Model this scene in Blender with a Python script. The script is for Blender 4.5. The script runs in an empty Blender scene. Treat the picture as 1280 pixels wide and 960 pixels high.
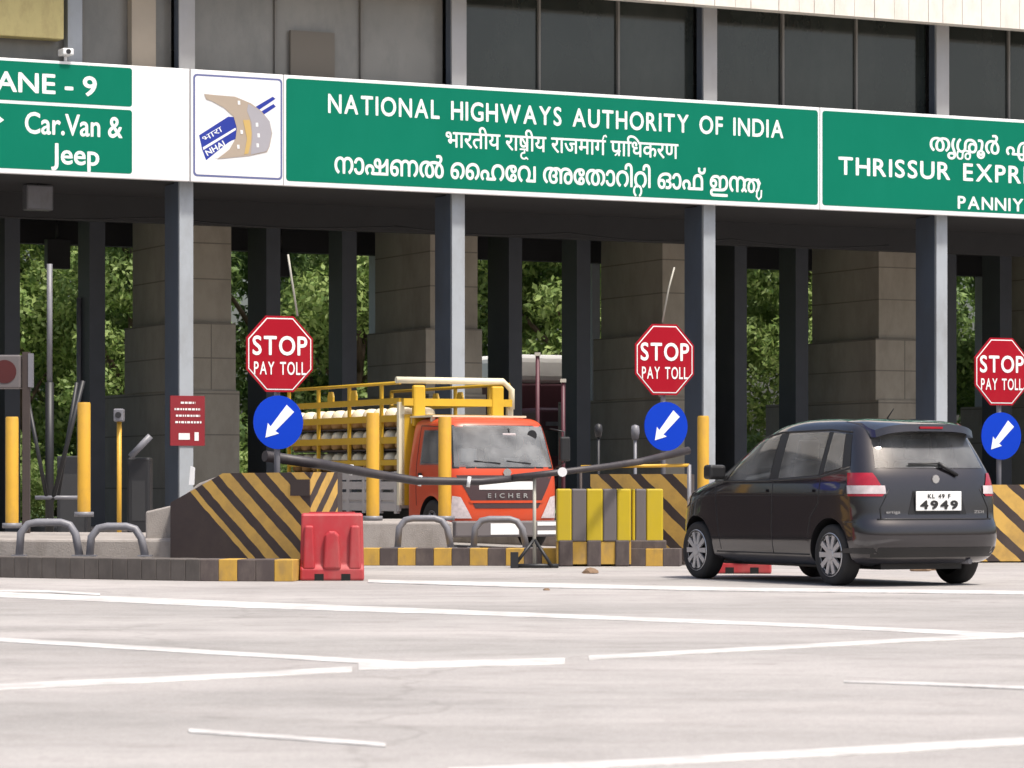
import bpy, bmesh, math, random
import numpy as np
from mathutils.geometry import delaunay_2d_cdt
from mathutils import Vector, Matrix
R = math.radians
rnd = random.Random(7)
sc = bpy.context.scene
COL = sc.collection

# ------------------------------------------------------------------ camera, sky, sun, exposure
F, HOR, CAMH = 4000.0, 605.0, 1.05
cam = bpy.data.cameras.new('camera')
cam.sensor_fit = 'HORIZONTAL'; cam.sensor_width = 36; cam.lens = F / 1280 * 36
cam.shift_y = (HOR - 480) / 1280; cam.clip_start = 0.5; cam.clip_end = 5000
cam_o = bpy.data.objects.new('camera', cam); COL.objects.link(cam_o)
cam_o.location = (0, 0, CAMH); cam_o.rotation_euler = (R(90), 0, 0)
cam.dof.use_dof = True; cam.dof.focus_distance = 44; cam.dof.aperture_fstop = 6.3
sc.camera = cam_o
SUN = Vector((.72 * math.cos(R(65)), -.69 * math.cos(R(65)), math.sin(R(65)))).normalized()
world = bpy.data.worlds.new('World'); sc.world = world; world.use_nodes = True
wn = world.node_tree
sky = wn.nodes.new('ShaderNodeTexSky'); sky.sky_type = 'NISHITA'; sky.sun_disc = False
sky.sun_elevation = R(65); sky.sun_rotation = math.atan2(SUN.x, SUN.y)
sky.air_density = 1.0; sky.dust_density = 5.0; sky.ozone_density = 0.6
wn.links.new(sky.outputs[0], wn.nodes['Background'].inputs[0])
wn.nodes['Background'].inputs[1].default_value = 0.125
sl = bpy.data.lights.new('sun', 'SUN'); sl.energy = 3.3; sl.angle = R(6); sl.color = (1, .95, .88)
so = bpy.data.objects.new('sun', sl); COL.objects.link(so)
so.rotation_euler = SUN.to_track_quat('Z', 'Y').to_euler(); so.location = (40, -40, 60)
vs = sc.view_settings
vs.view_transform = 'Standard'; vs.look = 'None'; vs.gamma = 1; vs.exposure = 0.48

# ------------------------------------------------------------------ frames
TH = math.atan(F / 8080.0)
CT, ST = math.cos(TH), math.sin(TH)
Y0 = 57.1; X0 = (232 - 640) / F * Y0
L = 5.15
def G(x, y):                    # point of the ground
    Y = F * CAMH / (y - HOR); return Vector(((x - 640) / F * Y, Y, 0))
def P(x, y, Y):
    return Vector(((x - 640) / F * Y, Y, CAMH + (HOR - y) / F * Y))
def UV(x, y, v):                # plaza frame: u along the facade, z up, in the plane v
    k = (x - 640) / F
    Y = (v - ST * X0 + CT * Y0) / (CT - k * ST)
    return CT * (k * Y - X0) + ST * (Y - Y0), CAMH + (HOR - y) / F * Y
def UY(x, Y):                   # plaza frame coordinates of a spot
    X = (x - 640) / F * Y
    return CT * (X - X0) + ST * (Y - Y0), -ST * (X - X0) + CT * (Y - Y0)
L = UV(1176, 300, 0)[0]/3                  # bay length from the fourth column
def W(u, v, z=0):
    return Vector((X0 + u * CT - v * ST, Y0 + u * ST + v * CT, z))

# ------------------------------------------------------------------ materials
def mat(name, color, rough=.7, metal=0, var=.12, scale=3, dirt_refl=None, dirt_refl_amt=.35, dirt_refl_scale=1.2, bump=0, bscale=60, ior=None, emis=None, coat=0):
    m = bpy.data.materials.new(name); m.use_nodes = True
    nt = m.node_tree; b = nt.nodes['Principled BSDF']
    b.inputs['Roughness'].default_value = rough; b.inputs['Metallic'].default_value = metal
    if ior: b.inputs['IOR'].default_value = ior
    if coat: b.inputs['Coat Weight'].default_value = coat; b.inputs['Coat Roughness'].default_value = .04
    tc = nt.nodes.new('ShaderNodeTexCoord')
    c = (*color, 1)
    if var or dirt_refl:
        n = nt.nodes.new('ShaderNodeTexNoise'); n.inputs['Scale'].default_value = scale; n.inputs['Detail'].default_value = 6
        nt.links.new(tc.outputs['Object'], n.inputs['Vector'])
        mx = nt.nodes.new('ShaderNodeMix'); mx.data_type = 'RGBA'
        mx.inputs[6].default_value = tuple(max(0, k * (1 - var)) for k in color) + (1,)
        mx.inputs[7].default_value = tuple(min(1, k * (1 + var)) for k in color) + (1,)
        nt.links.new(n.outputs[0], mx.inputs[0])
        out = mx.outputs[2]
        if dirt_refl:
            n2 = nt.nodes.new('ShaderNodeTexNoise'); n2.inputs['Scale'].default_value = dirt_refl_scale; n2.inputs['Detail'].default_value = 9; n2.inputs['Roughness'].default_value = .7
            mp = nt.nodes.new('ShaderNodeMapping'); mp.inputs['Scale'].default_value = (1, 1, .45)
            nt.links.new(tc.outputs['Object'], mp.inputs[0]); nt.links.new(mp.outputs[0], n2.inputs['Vector'])
            rp = nt.nodes.new('ShaderNodeValToRGB'); rp.color_ramp.elements[0].position = .45; rp.color_ramp.elements[1].position = .75
            rp.color_ramp.elements[1].color = (dirt_refl_amt, dirt_refl_amt, dirt_refl_amt, 1)
            nt.links.new(n2.outputs[0], rp.inputs[0])
            m2 = nt.nodes.new('ShaderNodeMix'); m2.data_type = 'RGBA'; m2.inputs[7].default_value = (*dirt_refl, 1)
            nt.links.new(rp.outputs[0], m2.inputs[0]); nt.links.new(out, m2.inputs[6]); out = m2.outputs[2]
        nt.links.new(out, b.inputs['Base Color'])
    else:
        b.inputs['Base Color'].default_value = c
    if bump:
        n3 = nt.nodes.new('ShaderNodeTexNoise'); n3.inputs['Scale'].default_value = bscale; n3.inputs['Detail'].default_value = 4
        nt.links.new(tc.outputs['Object'], n3.inputs['Vector'])
        bp = nt.nodes.new('ShaderNodeBump'); bp.inputs['Strength'].default_value = bump; bp.inputs['Distance'].default_value = .02
        nt.links.new(n3.outputs[0], bp.inputs['Height']); nt.links.new(bp.outputs[0], b.inputs['Normal'])
    if emis:
        b.inputs['Emission Color'].default_value = (*emis[0], 1); b.inputs['Emission Strength'].default_value = emis[1]
    return m
def stripe_mat(name, slope, pitch, duty, ya, da, black_below=None, offset=0):
    """yellow and dark bands running over the mesh's own UV (metres along the face, height)"""
    m = bpy.data.materials.new(name); m.use_nodes = True
    nt = m.node_tree; b = nt.nodes['Principled BSDF']; b.inputs['Roughness'].default_value = .75
    uv = nt.nodes.new('ShaderNodeUVMap'); sp = nt.nodes.new('ShaderNodeSeparateXYZ'); nt.links.new(uv.outputs[0], sp.inputs[0])
    tc = nt.nodes.new('ShaderNodeTexCoord')
    n = nt.nodes.new('ShaderNodeTexNoise'); n.inputs['Scale'].default_value = 5; n.inputs['Detail'].default_value = 6; nt.links.new(tc.outputs['Object'], n.inputs[0])
    def M(op, a, bb):
        q = nt.nodes.new('ShaderNodeMath'); q.operation = op
        for i, s in enumerate((a, bb)):
            if isinstance(s, (int, float)): q.inputs[i].default_value = s
            else: nt.links.new(s, q.inputs[i])
        return q.outputs[0]
    w = M('ADD', sp.outputs[0], M('MULTIPLY', sp.outputs[1], slope))
    w = M('ADD', w, M('MULTIPLY', M('SUBTRACT', n.outputs[0], .5), .05))
    fr = M('FRACT', M('DIVIDE', M('ADD', w, 100 + offset), pitch), 0)
    s = M('LESS_THAN', fr, duty)
    if black_below is not None: s = M('MULTIPLY', s, M('GREATER_THAN', w, black_below))
    mx = nt.nodes.new('ShaderNodeMix'); mx.data_type = 'RGBA'; mx.inputs[6].default_value = (*da, 1); mx.inputs[7].default_value = (*ya, 1)
    nt.links.new(s, mx.inputs[0])
    n2 = nt.nodes.new('ShaderNodeTexNoise'); n2.inputs['Scale'].default_value = 2.2; n2.inputs['Detail'].default_value = 9; n2.inputs['Roughness'].default_value = .7; nt.links.new(tc.outputs['Object'], n2.inputs[0])
    rp = nt.nodes.new('ShaderNodeValToRGB'); rp.color_ramp.elements[0].position = .43; rp.color_ramp.elements[1].position = .8; rp.color_ramp.elements[1].color = (.6, .6, .6, 1)
    nt.links.new(n2.outputs[0], rp.inputs[0])
    m2 = nt.nodes.new('ShaderNodeMix'); m2.data_type = 'RGBA'; m2.inputs[7].default_value = (.09, .065, .05, 1)
    nt.links.new(rp.outputs[0], m2.inputs[0]); nt.links.new(mx.outputs[2], m2.inputs[6]); nt.links.new(m2.outputs[2], b.inputs['Base Color'])
    return m

M_ = dict(
    green=mat('sign_green', (.0, .168, .10), .6, var=.06, scale=.8, dirt_refl=(.005, .20, .125), dirt_refl_amt=.35),
    white=mat('sign_white', (.80, .80, .80), .5, var=.03, dirt_refl=(.55, .53, .5), dirt_refl_amt=.2),
    letter=mat('letter_white', (.82, .84, .82), .5, var=0),
    steelblue_shade=mat('blue_grey_shaded_side', (.085, .105, .14), .5, var=.1, scale=2, dirt_refl=(.06, .06, .06), dirt_refl_amt=.5),  # blue-grey column body, darkened to carry the shade of its unlit side
    steel=mat('steel_paint', (.37, .40, .43), .5, var=.1, scale=2, dirt_refl=(.16, .15, .13), dirt_refl_amt=.5),
    steeldark=mat('dark_steel', (.045, .05, .06), .6, var=.2),
    pale=mat('pale_column', (.40, .40, .40), .6, var=.08, dirt_refl=(.3, .27, .22), dirt_refl_amt=.4),
    concrete=mat('pillar_cladding', (.345, .31, .25), .8, var=.14, scale=1.5, dirt_refl=(.16, .14, .11), dirt_refl_amt=.6, bump=.2),
    seam=mat('dark_seam', (.19, .17, .14), .9, var=0),
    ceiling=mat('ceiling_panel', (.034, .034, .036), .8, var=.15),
    fascia=mat('fascia_white', (.78, .74, .67), .5, var=.06, scale=2, dirt_refl=(.45, .38, .3), dirt_refl_amt=.45, dirt_refl_scale=2.5),
    glass=mat('dark_window_glass', (.020, .025, .022), .10, var=.6, scale=.6, ior=1.7, dirt_refl=(.07,.075,.065), dirt_refl_amt=.55, dirt_refl_scale=.35),  # broad lighter patches paint murky reflections into the glass colour
    pale_refl=mat('reflecting_grey_pane', (.25, .24, .215), .22, var=.3, scale=.6, dirt_refl=(.08, .085, .08), dirt_refl_amt=.7, dirt_refl_scale=.45, ior=1.6),  # pale grey with blotches puts the reflection of the panes into their colour
    mullion=mat('mullion', (.2, .19, .17), .5, var=.1),
    beige=mat('beige_panel', (.42, .36, .28), .6, var=.1),
    red=mat('sign_red', (.345, .006, .018), .6, var=.06, dirt_refl=(.4, .05, .05), dirt_refl_amt=.3),
    plastic=mat('red_plastic', (.40, .030, .038), .45, var=.08, scale=4, dirt_refl=(.35, .16, .14), dirt_refl_amt=.5, dirt_refl_scale=3),
    slot=mat('dark_hole', (.01, .01, .01), .9, var=0),
    blue=mat('sign_blue', (.004, .045, .48), .55, var=.05),
    yellow=mat('yellow_paint', (.66, .37, .035), .5, var=.08, dirt_refl=(.3, .18, .06), dirt_refl_amt=.5, dirt_refl_scale=4),
    lemon=mat('yellow_plastic', (.50, .37, .012), .4, var=.08, dirt_refl=(.4, .3, .06), dirt_refl_amt=.4, dirt_refl_scale=3),
    greyplastic=mat('grey_plastic', (.13, .115, .115), .5, var=.1),
    boomblack=mat('boom_black', (.032, .027, .031), .5, var=.2, dirt_refl=(.12,.1,.09), dirt_refl_amt=.4, dirt_refl_scale=4),
    dullred=mat('dull_red_notice', (.24, .012, .02), .6, var=.1),
    brown=mat('dark_brown_paint', (.05, .036, .032), .7, var=.2),
    black=mat('black_metal', (.018, .018, .02), .5, var=.1),
    galv=mat('grey_rail_paint', (.19, .19, .21), .45, var=.15, dirt_refl=(.09, .08, .07), dirt_refl_amt=.5, dirt_refl_scale=6),
    plinth=mat('plinth_concrete', (.33, .30, .275), .85, var=.15, dirt_refl=(.14, .12, .1), dirt_refl_amt=.7, dirt_refl_scale=2.5, bump=.3),
    kerbdirt=mat('dirty_kerb', (.11, .095, .085), .85, var=.3, scale=5, dirt_refl=(.05, .045, .04), dirt_refl_amt=.6, dirt_refl_scale=4),
    kerbyellow=mat('kerb_yellow', (.50, .30, .05), .8, var=.15, scale=6, dirt_refl=(.2, .14, .08), dirt_refl_amt=.7, dirt_refl_scale=5),
    kerbblack=mat('kerb_black', (.075, .058, .055), .8, var=.25, scale=6, dirt_refl=(.22, .18, .15), dirt_refl_amt=.4, dirt_refl_scale=5),
    carpaint=mat('charcoal_car_paint', (.022, .019, .022), .16, metal=.2, var=.05, coat=1),
    carglass=mat('car_glass', (.06, .07, .07), .04, var=.5, scale=1.6, ior=2.1, dirt_refl=(.24,.27,.27), dirt_refl_amt=.5, dirt_refl_scale=1.8),
    cartrim=mat('black_trim', (.012, .012, .013), .45, var=0),
    tyre=mat('tyre_rubber', (.022, .021, .021), .85, var=.2),
    alloy=mat('alloy_rim', (.55, .55, .56), .35, metal=.6, var=.05),
    redlamp=mat('red_lens', (.33, .008, .022), .15, var=.35, scale=14, coat=.5),
    clearlamp=mat('clear_lens', (.55, .48, .48), .15, var=.4, scale=16, coat=.5),
    plate=mat('number_plate', (.80, .80, .78), .4, var=0),
    ink=mat('black_lettering', (.015, .015, .015), .6, var=0),
    chrome=mat('bright_badge', (.75, .75, .76), .2, metal=.9, var=0),
    orange=mat('truck_orange', (.56, .055, .010), .35, var=.06, coat=.3, dirt_refl=(.4, .1, .05), dirt_refl_amt=.3),
    trucktrim=mat('truck_grille', (.055, .03, .032), .5, var=.1),
    screen=mat('truck_windscreen', (.15, .17, .19), .06, var=.8, scale=2.6, ior=1.8, dirt_refl=(.45,.46,.47), dirt_refl_amt=.8, dirt_refl_scale=2.2),
    cage=mat('cage_yellow', (.56, .34, .02), .5, var=.12, scale=5),
    cream=mat('cream_paint', (.72, .66, .48), .5, var=.08),
    cylwhite=mat('cylinder_white', (.80, .71, .52), .4, var=.06),
    cylbody=mat('cylinder_body', (.30, .16, .04), .5, var=.2, scale=6),
    crate=mat('pale_grey_panel', (.46, .43, .41), .7, var=.15),
    maroon=mat('maroon_paint', (.085, .022, .032), .5, var=.25),
    tarp=mat('white_tarpaulin', (.82, .80, .75), .7, var=.05, bump=.3, bscale=4),
    bark=mat('bark', (.12, .085, .06), .9, var=.3, bump=.5, bscale=20),
    wood=mat('brown_rubble', (.2, .13, .08), .9, var=.3),
    poster=mat('faded_yellow_board', (.58, .50, .22), .7, var=.1, scale=4, dirt_refl=(.3, .2, .1), dirt_refl_amt=.5, dirt_refl_scale=5),
    dim=mat('dim_lamp_glass', (.12, .12, .13), .4, var=.1),
    lensred=mat('unlit_red_lens', (.07, .012, .012), .3, var=.2),
    stem=mat('whip_pole', (.42, .40, .34), .6, var=.1),
    road_tan=mat('logo_tan', (.40, .33, .26), .6, var=.05), road_grey=mat('logo_grey', (.36, .35, .38), .6, var=.05),
    logo_blue=mat('logo_blue', (.01, .03, .30), .5, var=0), frame_blue=mat('logo_frame', (.12, .14, .30), .5, var=0),
    logo_gold=mat('logo_gold', (.55, .38, .13), .6, var=0),
)
yp, dp = (.60, .365, .085), (.045, .031, .029)
M_['stripe1'] = stripe_mat('chevrons_left_block', 1.1, .345, .54, yp, dp, black_below=1.12, offset=.05)
M_['stripe2'] = stripe_mat('chevrons_middle_block', 1.1, .46, .62, yp, dp, offset=.1)

# asphalt / concrete road
def road_mat():
    m = bpy.data.materials.new('worn_pale_road'); m.use_nodes = True
    nt = m.node_tree; b = nt.nodes['Principled BSDF']; b.inputs['Roughness'].default_value = .9
    tc = nt.nodes.new('ShaderNodeTexCoord')
    def noise(scale, detail, vec=(1, 1, 1), rough=.6):
        mp = nt.nodes.new('ShaderNodeMapping'); mp.inputs['Scale'].default_value = vec; nt.links.new(tc.outputs['Object'], mp.inputs[0])
        n = nt.nodes.new('ShaderNodeTexNoise'); n.inputs['Scale'].default_value = scale; n.inputs['Detail'].default_value = detail; n.inputs['Roughness'].default_value = rough
        nt.links.new(mp.outputs[0], n.inputs[0]); return n.outputs[0]
    def ramp(src, p0, p1, c0, c1):
        r = nt.nodes.new('ShaderNodeValToRGB'); e = r.color_ramp.elements
        e[0].position, e[1].position = p0, p1; e[0].color, e[1].color = (*c0, 1), (*c1, 1); nt.links.new(src, r.inputs[0]); return r.outputs[0]
    def mul(a, c):
        x = nt.nodes.new('ShaderNodeMix'); x.data_type = 'RGBA'; x.blend_type = 'MULTIPLY'; x.inputs[0].default_value = 1
        nt.links.new(a, x.inputs[6]); nt.links.new(c, x.inputs[7]); return x.outputs[2]
    base = ramp(noise(.16, 4), .3, .7, (.365, .342, .331), (.445, .420, .408))
    base = mul(base, ramp(noise(.55, 8, (.55, 1, 1), .68), .34, .68, (.80, .80, .79), (1.07, 1.06, 1.05)))
    base = mul(base, ramp(noise(.16, 5, (.45, 1.3, 1)), .42, .58, (.88, .89, .885), (1.02, 1.02, 1.02)))
    base = mul(base, ramp(noise(2.2, 9, (.8, 1, 1), .75), .28, .52, (.78, .77, .76), (1.0, 1.0, 1.0)))
    base = mul(base, ramp(noise(28, 5), .3, .7, (.86, .86, .86), (1.10, 1.10, 1.10)))
    base = mul(base, ramp(noise(110, 2), .3, .7, (.74, .74, .74), (1.16, 1.16, 1.16)))
    # oil drips and dark crumbs
    base = mul(base, ramp(noise(1.7, 3, (1, 1, 1), .5), .70, .76, (1, 1, 1), (.72, .71, .70)))
    # hairline cracks
    vo = nt.nodes.new('ShaderNodeTexVoronoi'); vo.feature = 'DISTANCE_TO_EDGE'; vo.inputs['Scale'].default_value = .16
    nd = nt.nodes.new('ShaderNodeTexNoise'); nd.inputs['Scale'].default_value = 1.3; nd.inputs['Detail'].default_value = 8
    nt.links.new(tc.outputs['Object'], nd.inputs[0])
    va = nt.nodes.new('ShaderNodeMix'); va.data_type = 'RGBA'; va.blend_type = 'ADD'; va.inputs[0].default_value = .9
    nt.links.new(tc.outputs['Object'], va.inputs[6]); nt.links.new(nd.outputs[1], va.inputs[7]); nt.links.new(va.outputs[2], vo.inputs['Vector'])
    base = mul(base, ramp(vo.outputs['Distance'], .0, .006, (.84, .84, .83), (1, 1, 1)))
    nt.links.new(base, b.inputs['Base Color'])
    bp = nt.nodes.new('ShaderNodeBump'); bp.inputs['Strength'].default_value = .25; bp.inputs['Distance'].default_value = .01
    nt.links.new(noise(70, 3), bp.inputs['Height']); nt.links.new(bp.outputs[0], b.inputs['Normal'])
    return m
def line_mat():
    m = bpy.data.materials.new('road_paint'); m.use_nodes = True
    nt = m.node_tree; b = nt.nodes['Principled BSDF']; b.inputs['Roughness'].default_value = .7
    tc = nt.nodes.new('ShaderNodeTexCoord'); n = nt.nodes.new('ShaderNodeTexNoise'); n.inputs['Scale'].default_value = 2.5; n.inputs['Detail'].default_value = 9; n.inputs['Roughness'].default_value = .75
    nt.links.new(tc.outputs['Object'], n.inputs[0])
    r = nt.nodes.new('ShaderNodeValToRGB'); e = r.color_ramp.elements; e[0].position, e[1].position = .40, .62
    e[0].color, e[1].color = (.41, .39, .375, 1), (.64, .625, .605, 1); nt.links.new(n.outputs[0], r.inputs[0]); nt.links.new(r.outputs[0], b.inputs['Base Color'])
    return m
M_['road'] = road_mat(); M_['line'] = line_mat()
def leaf_mat(name, dark, lightc):
    m = bpy.data.materials.new(name); m.use_nodes = True
    nt = m.node_tree; b = nt.nodes['Principled BSDF']; b.inputs['Roughness'].default_value = .6
    g = nt.nodes.new('ShaderNodeNewGeometry'); r = nt.nodes.new('ShaderNodeValToRGB'); e = r.color_ramp.elements
    e[0].color, e[1].color = (*dark, 1), (*lightc, 1); nt.links.new(g.outputs['Random Per Island'], r.inputs[0]); nt.links.new(r.outputs[0], b.inputs['Base Color'])
    tr = nt.nodes.new('ShaderNodeBsdfTranslucent'); nt.links.new(r.outputs[0], tr.inputs[0])
    ms = nt.nodes.new('ShaderNodeMixShader'); ms.inputs[0].default_value = .35
    nt.links.new(b.outputs[0], ms.inputs[1]); nt.links.new(tr.outputs[0], ms.inputs[2]); nt.links.new(ms.outputs[0], nt.nodes['Material Output'].inputs[0])
    return m
def glass_mat(name, tint, refl, refl_veil):
    m = bpy.data.materials.new(name); m.use_nodes = True; nt = m.node_tree; nt.nodes.remove(nt.nodes['Principled BSDF'])
    tr = nt.nodes.new('ShaderNodeBsdfTransparent'); tr.inputs[0].default_value = (*tint, 1)
    gl = nt.nodes.new('ShaderNodeBsdfGlossy'); gl.inputs['Roughness'].default_value = .03
    fr = nt.nodes.new('ShaderNodeFresnel'); fr.inputs[0].default_value = refl
    mx = nt.nodes.new('ShaderNodeMixShader'); nt.links.new(fr.outputs[0], mx.inputs[0]); nt.links.new(tr.outputs[0], mx.inputs[1]); nt.links.new(gl.outputs[0], mx.inputs[2])
    df = nt.nodes.new('ShaderNodeBsdfDiffuse'); df.inputs[0].default_value = (.55, .56, .56, 1)  # pale diffuse layer brightens the panes in place of sky reflection
    tc = nt.nodes.new('ShaderNodeTexCoord'); n = nt.nodes.new('ShaderNodeTexNoise'); n.inputs['Scale'].default_value = 2.2; n.inputs['Detail'].default_value = 6
    nt.links.new(tc.outputs['Object'], n.inputs[0]); r = nt.nodes.new('ShaderNodeMapRange'); r.inputs[1].default_value = .35; r.inputs[2].default_value = .7; r.inputs[3].default_value = refl_veil*.4; r.inputs[4].default_value = refl_veil*1.6
    nt.links.new(n.outputs[0], r.inputs[0]); m2 = nt.nodes.new('ShaderNodeMixShader'); nt.links.new(r.outputs[0], m2.inputs[0]); nt.links.new(mx.outputs[0], m2.inputs[1]); nt.links.new(df.outputs[0], m2.inputs[2])
    nt.links.new(m2.outputs[0], nt.nodes['Material Output'].inputs[0]); return m
M_['pane'] = glass_mat('car_window', (.66, .72, .70), 1.9, .17)
M_['pane2'] = glass_mat('windscreen_glass', (.72, .76, .78), 1.9, .24)
for k in ('green', 'red', 'blue'): M_[k].node_tree.nodes['Principled BSDF'].inputs['Specular IOR Level'].default_value = .12
M_['seat'] = mat('seat_fabric', (.24, .23, .215), .9, var=.15); M_['paper'] = mat('paper', (.75, .74, .7), .8, var=.05)
M_['leaf_a'] = leaf_mat('foliage_mid', (.065, .13, .03), (.21, .31, .085))
M_['leaf_b'] = leaf_mat('foliage_bright', (.13, .22, .045), (.33, .42, .13))
M_['grass'] = mat('grass', (.09, .15, .035), .9, var=.4, scale=8)

# ------------------------------------------------------------------ mesh builder and scene helpers
class MB:
    def __init__(s): s.v = []; s.f = []; s.mi = []; s.uv = {}; s.sm = []
    def add(s, vs, fs, mi=0, smooth=False, xf=None, uvs=None):
        o = len(s.v)
        for p in vs:
            p = Vector(p); s.v.append(xf @ p if xf else p)
        for k, f in enumerate(fs):
            if uvs and uvs[k]: s.uv[len(s.f)] = uvs[k]
            s.f.append([i + o for i in f]); s.mi.append(mi); s.sm.append(smooth)
        return s
    def box(s, x0, x1, y0, y1, z0, z1, mi=0, xf=None):
        return s.add([(x0,y0,z0),(x1,y0,z0),(x1,y1,z0),(x0,y1,z0),(x0,y0,z1),(x1,y0,z1),(x1,y1,z1),(x0,y1,z1)],
                     [(3,2,1,0),(4,5,6,7),(0,1,5,4),(1,2,6,5),(2,3,7,6),(3,0,4,7)], mi, False, xf)
    def prism(s, poly, y0, y1, mi=0, xf=None, smooth=False):      # poly in x,z, from y0 (front) to y1
        n = len(poly)
        a = sum(poly[i][0]*poly[(i+1)%n][1]-poly[(i+1)%n][0]*poly[i][1] for i in range(n))
        if a < 0: poly = poly[::-1]
        vs = [(p[0], y0, p[1]) for p in poly] + [(p[0], y1, p[1]) for p in poly]
        s.add(vs, [list(range(n)), list(range(2*n-1, n-1, -1))], mi, False, xf)
        o = len(s.v) - 2*n
        for i in range(n):
            j = (i+1) % n; s.f.append([o+j, o+i, o+n+i, o+n+j]); s.mi.append(mi); s.sm.append(smooth)
        return s
    def plan(s, poly, z0, z1, mi=0, xf=None):                     # poly in x,y, extruded in z
        n = len(poly)
        a = sum(poly[i][0]*poly[(i+1)%n][1]-poly[(i+1)%n][0]*poly[i][1] for i in range(n))
        if a < 0: poly = poly[::-1]
        vs = [(p[0], p[1], z0) for p in poly] + [(p[0], p[1], z1) for p in poly]
        fs = [list(range(n-1, -1, -1)), list(range(n, 2*n))] + [[i, (i+1)%n, n+(i+1)%n, n+i] for i in range(n)]
        return s.add(vs, fs, mi, False, xf)
    def tube(s, pts, r, n=10, mi=0, xf=None, cap=True):
        pts = [Vector(p) for p in pts]; rs = r if isinstance(r, (list, tuple)) else [r]*len(pts)
        vs = []; ref = None
        for i, p in enumerate(pts):
            d = (pts[min(i+1, len(pts)-1)] - pts[max(i-1, 0)]).normalized()
            if ref is None: ref = Vector((0,0,1)) if abs(d.z) < .9 else Vector((1,0,0))
            a = d.cross(ref).normalized(); b = a.cross(d).normalized(); ref = b
            for k in range(n):
                t = 2*math.pi*k/n; vs.append(p + rs[i]*(math.cos(t)*a + math.sin(t)*b))
        fs = []
        for i in range(len(pts)-1):
            for k in range(n):
                k2 = (k+1) % n; fs.append((i*n+k, i*n+k2, (i+1)*n+k2, (i+1)*n+k))
        s.add(vs, fs, mi, True, xf); o = len(s.v)-len(vs)
        if cap:
            s.f.append([o+k for k in range(n-1,-1,-1)]); s.mi.append(mi); s.sm.append(False)
            s.f.append([o+len(vs)-n+k for k in range(n)]); s.mi.append(mi); s.sm.append(False)
        return s
    def lathe(s, prof, n=24, mi=0, xf=None, smooth=True):          # prof: (radius, z)
        vs = []; m = len(prof)
        for k in range(n):
            t = 2*math.pi*k/n
            for r, z in prof: vs.append((r*math.cos(t), r*math.sin(t), z))
        fs = []
        for k in range(n):
            k2 = (k+1) % n
            for i in range(m-1): fs.append((k*m+i, k2*m+i, k2*m+i+1, k*m+i+1))
        return s.add(vs, fs, mi, smooth, xf)
    def build(s, name, mats, parent=None, loc=None, rot=None, sharp=None):
        me = bpy.data.meshes.new(name); me.from_pydata([tuple(p) for p in s.v], [], s.f)
        if not isinstance(mats, (list, tuple)): mats = [mats]
        for m in mats: me.materials.append(M_[m] if isinstance(m, str) else m)
        me.polygons.foreach_set('material_index', s.mi); me.polygons.foreach_set('use_smooth', s.sm)
        if s.uv:
            lay = me.uv_layers.new(name='UVMap')
            for fi, us in s.uv.items():
                for li, u in zip(me.polygons[fi].loop_indices, us): lay.data[li].uv = u
        if sharp is not None: me.set_sharp_from_angle(angle=R(sharp))
        me.update()
        return link(name, me, parent, loc, rot)
def link(name, me, parent=None, loc=None, rot=None):
    o = bpy.data.objects.new(name, me); COL.objects.link(o)
    if parent: o.parent = parent
    if loc is not None: o.location = loc
    if rot is not None: o.rotation_euler = rot
    return o
def tag(o, label, cat, group=None):
    o['label'] = label; o['category'] = cat
    if group: o['group'] = group
    return o
def thing(name, label, cat, loc=(0,0,0), rz=0, group=None):
    return tag(link(name, None, None, loc, (0,0,rz)), label, cat, group)
def structure(o): o['kind'] = 'structure'; return o
def bevel(o, w, seg=2):
    m = o.modifiers.new('edge', 'BEVEL'); m.width = w; m.segments = seg; m.limit_method = 'ANGLE'; m.angle_limit = R(40); return o
def copy_tree(o, parent=None):
    c = o.copy(); COL.objects.link(c)
    if parent: c.parent = parent
    for ch in o.children: copy_tree(ch, c)
    return c

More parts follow.
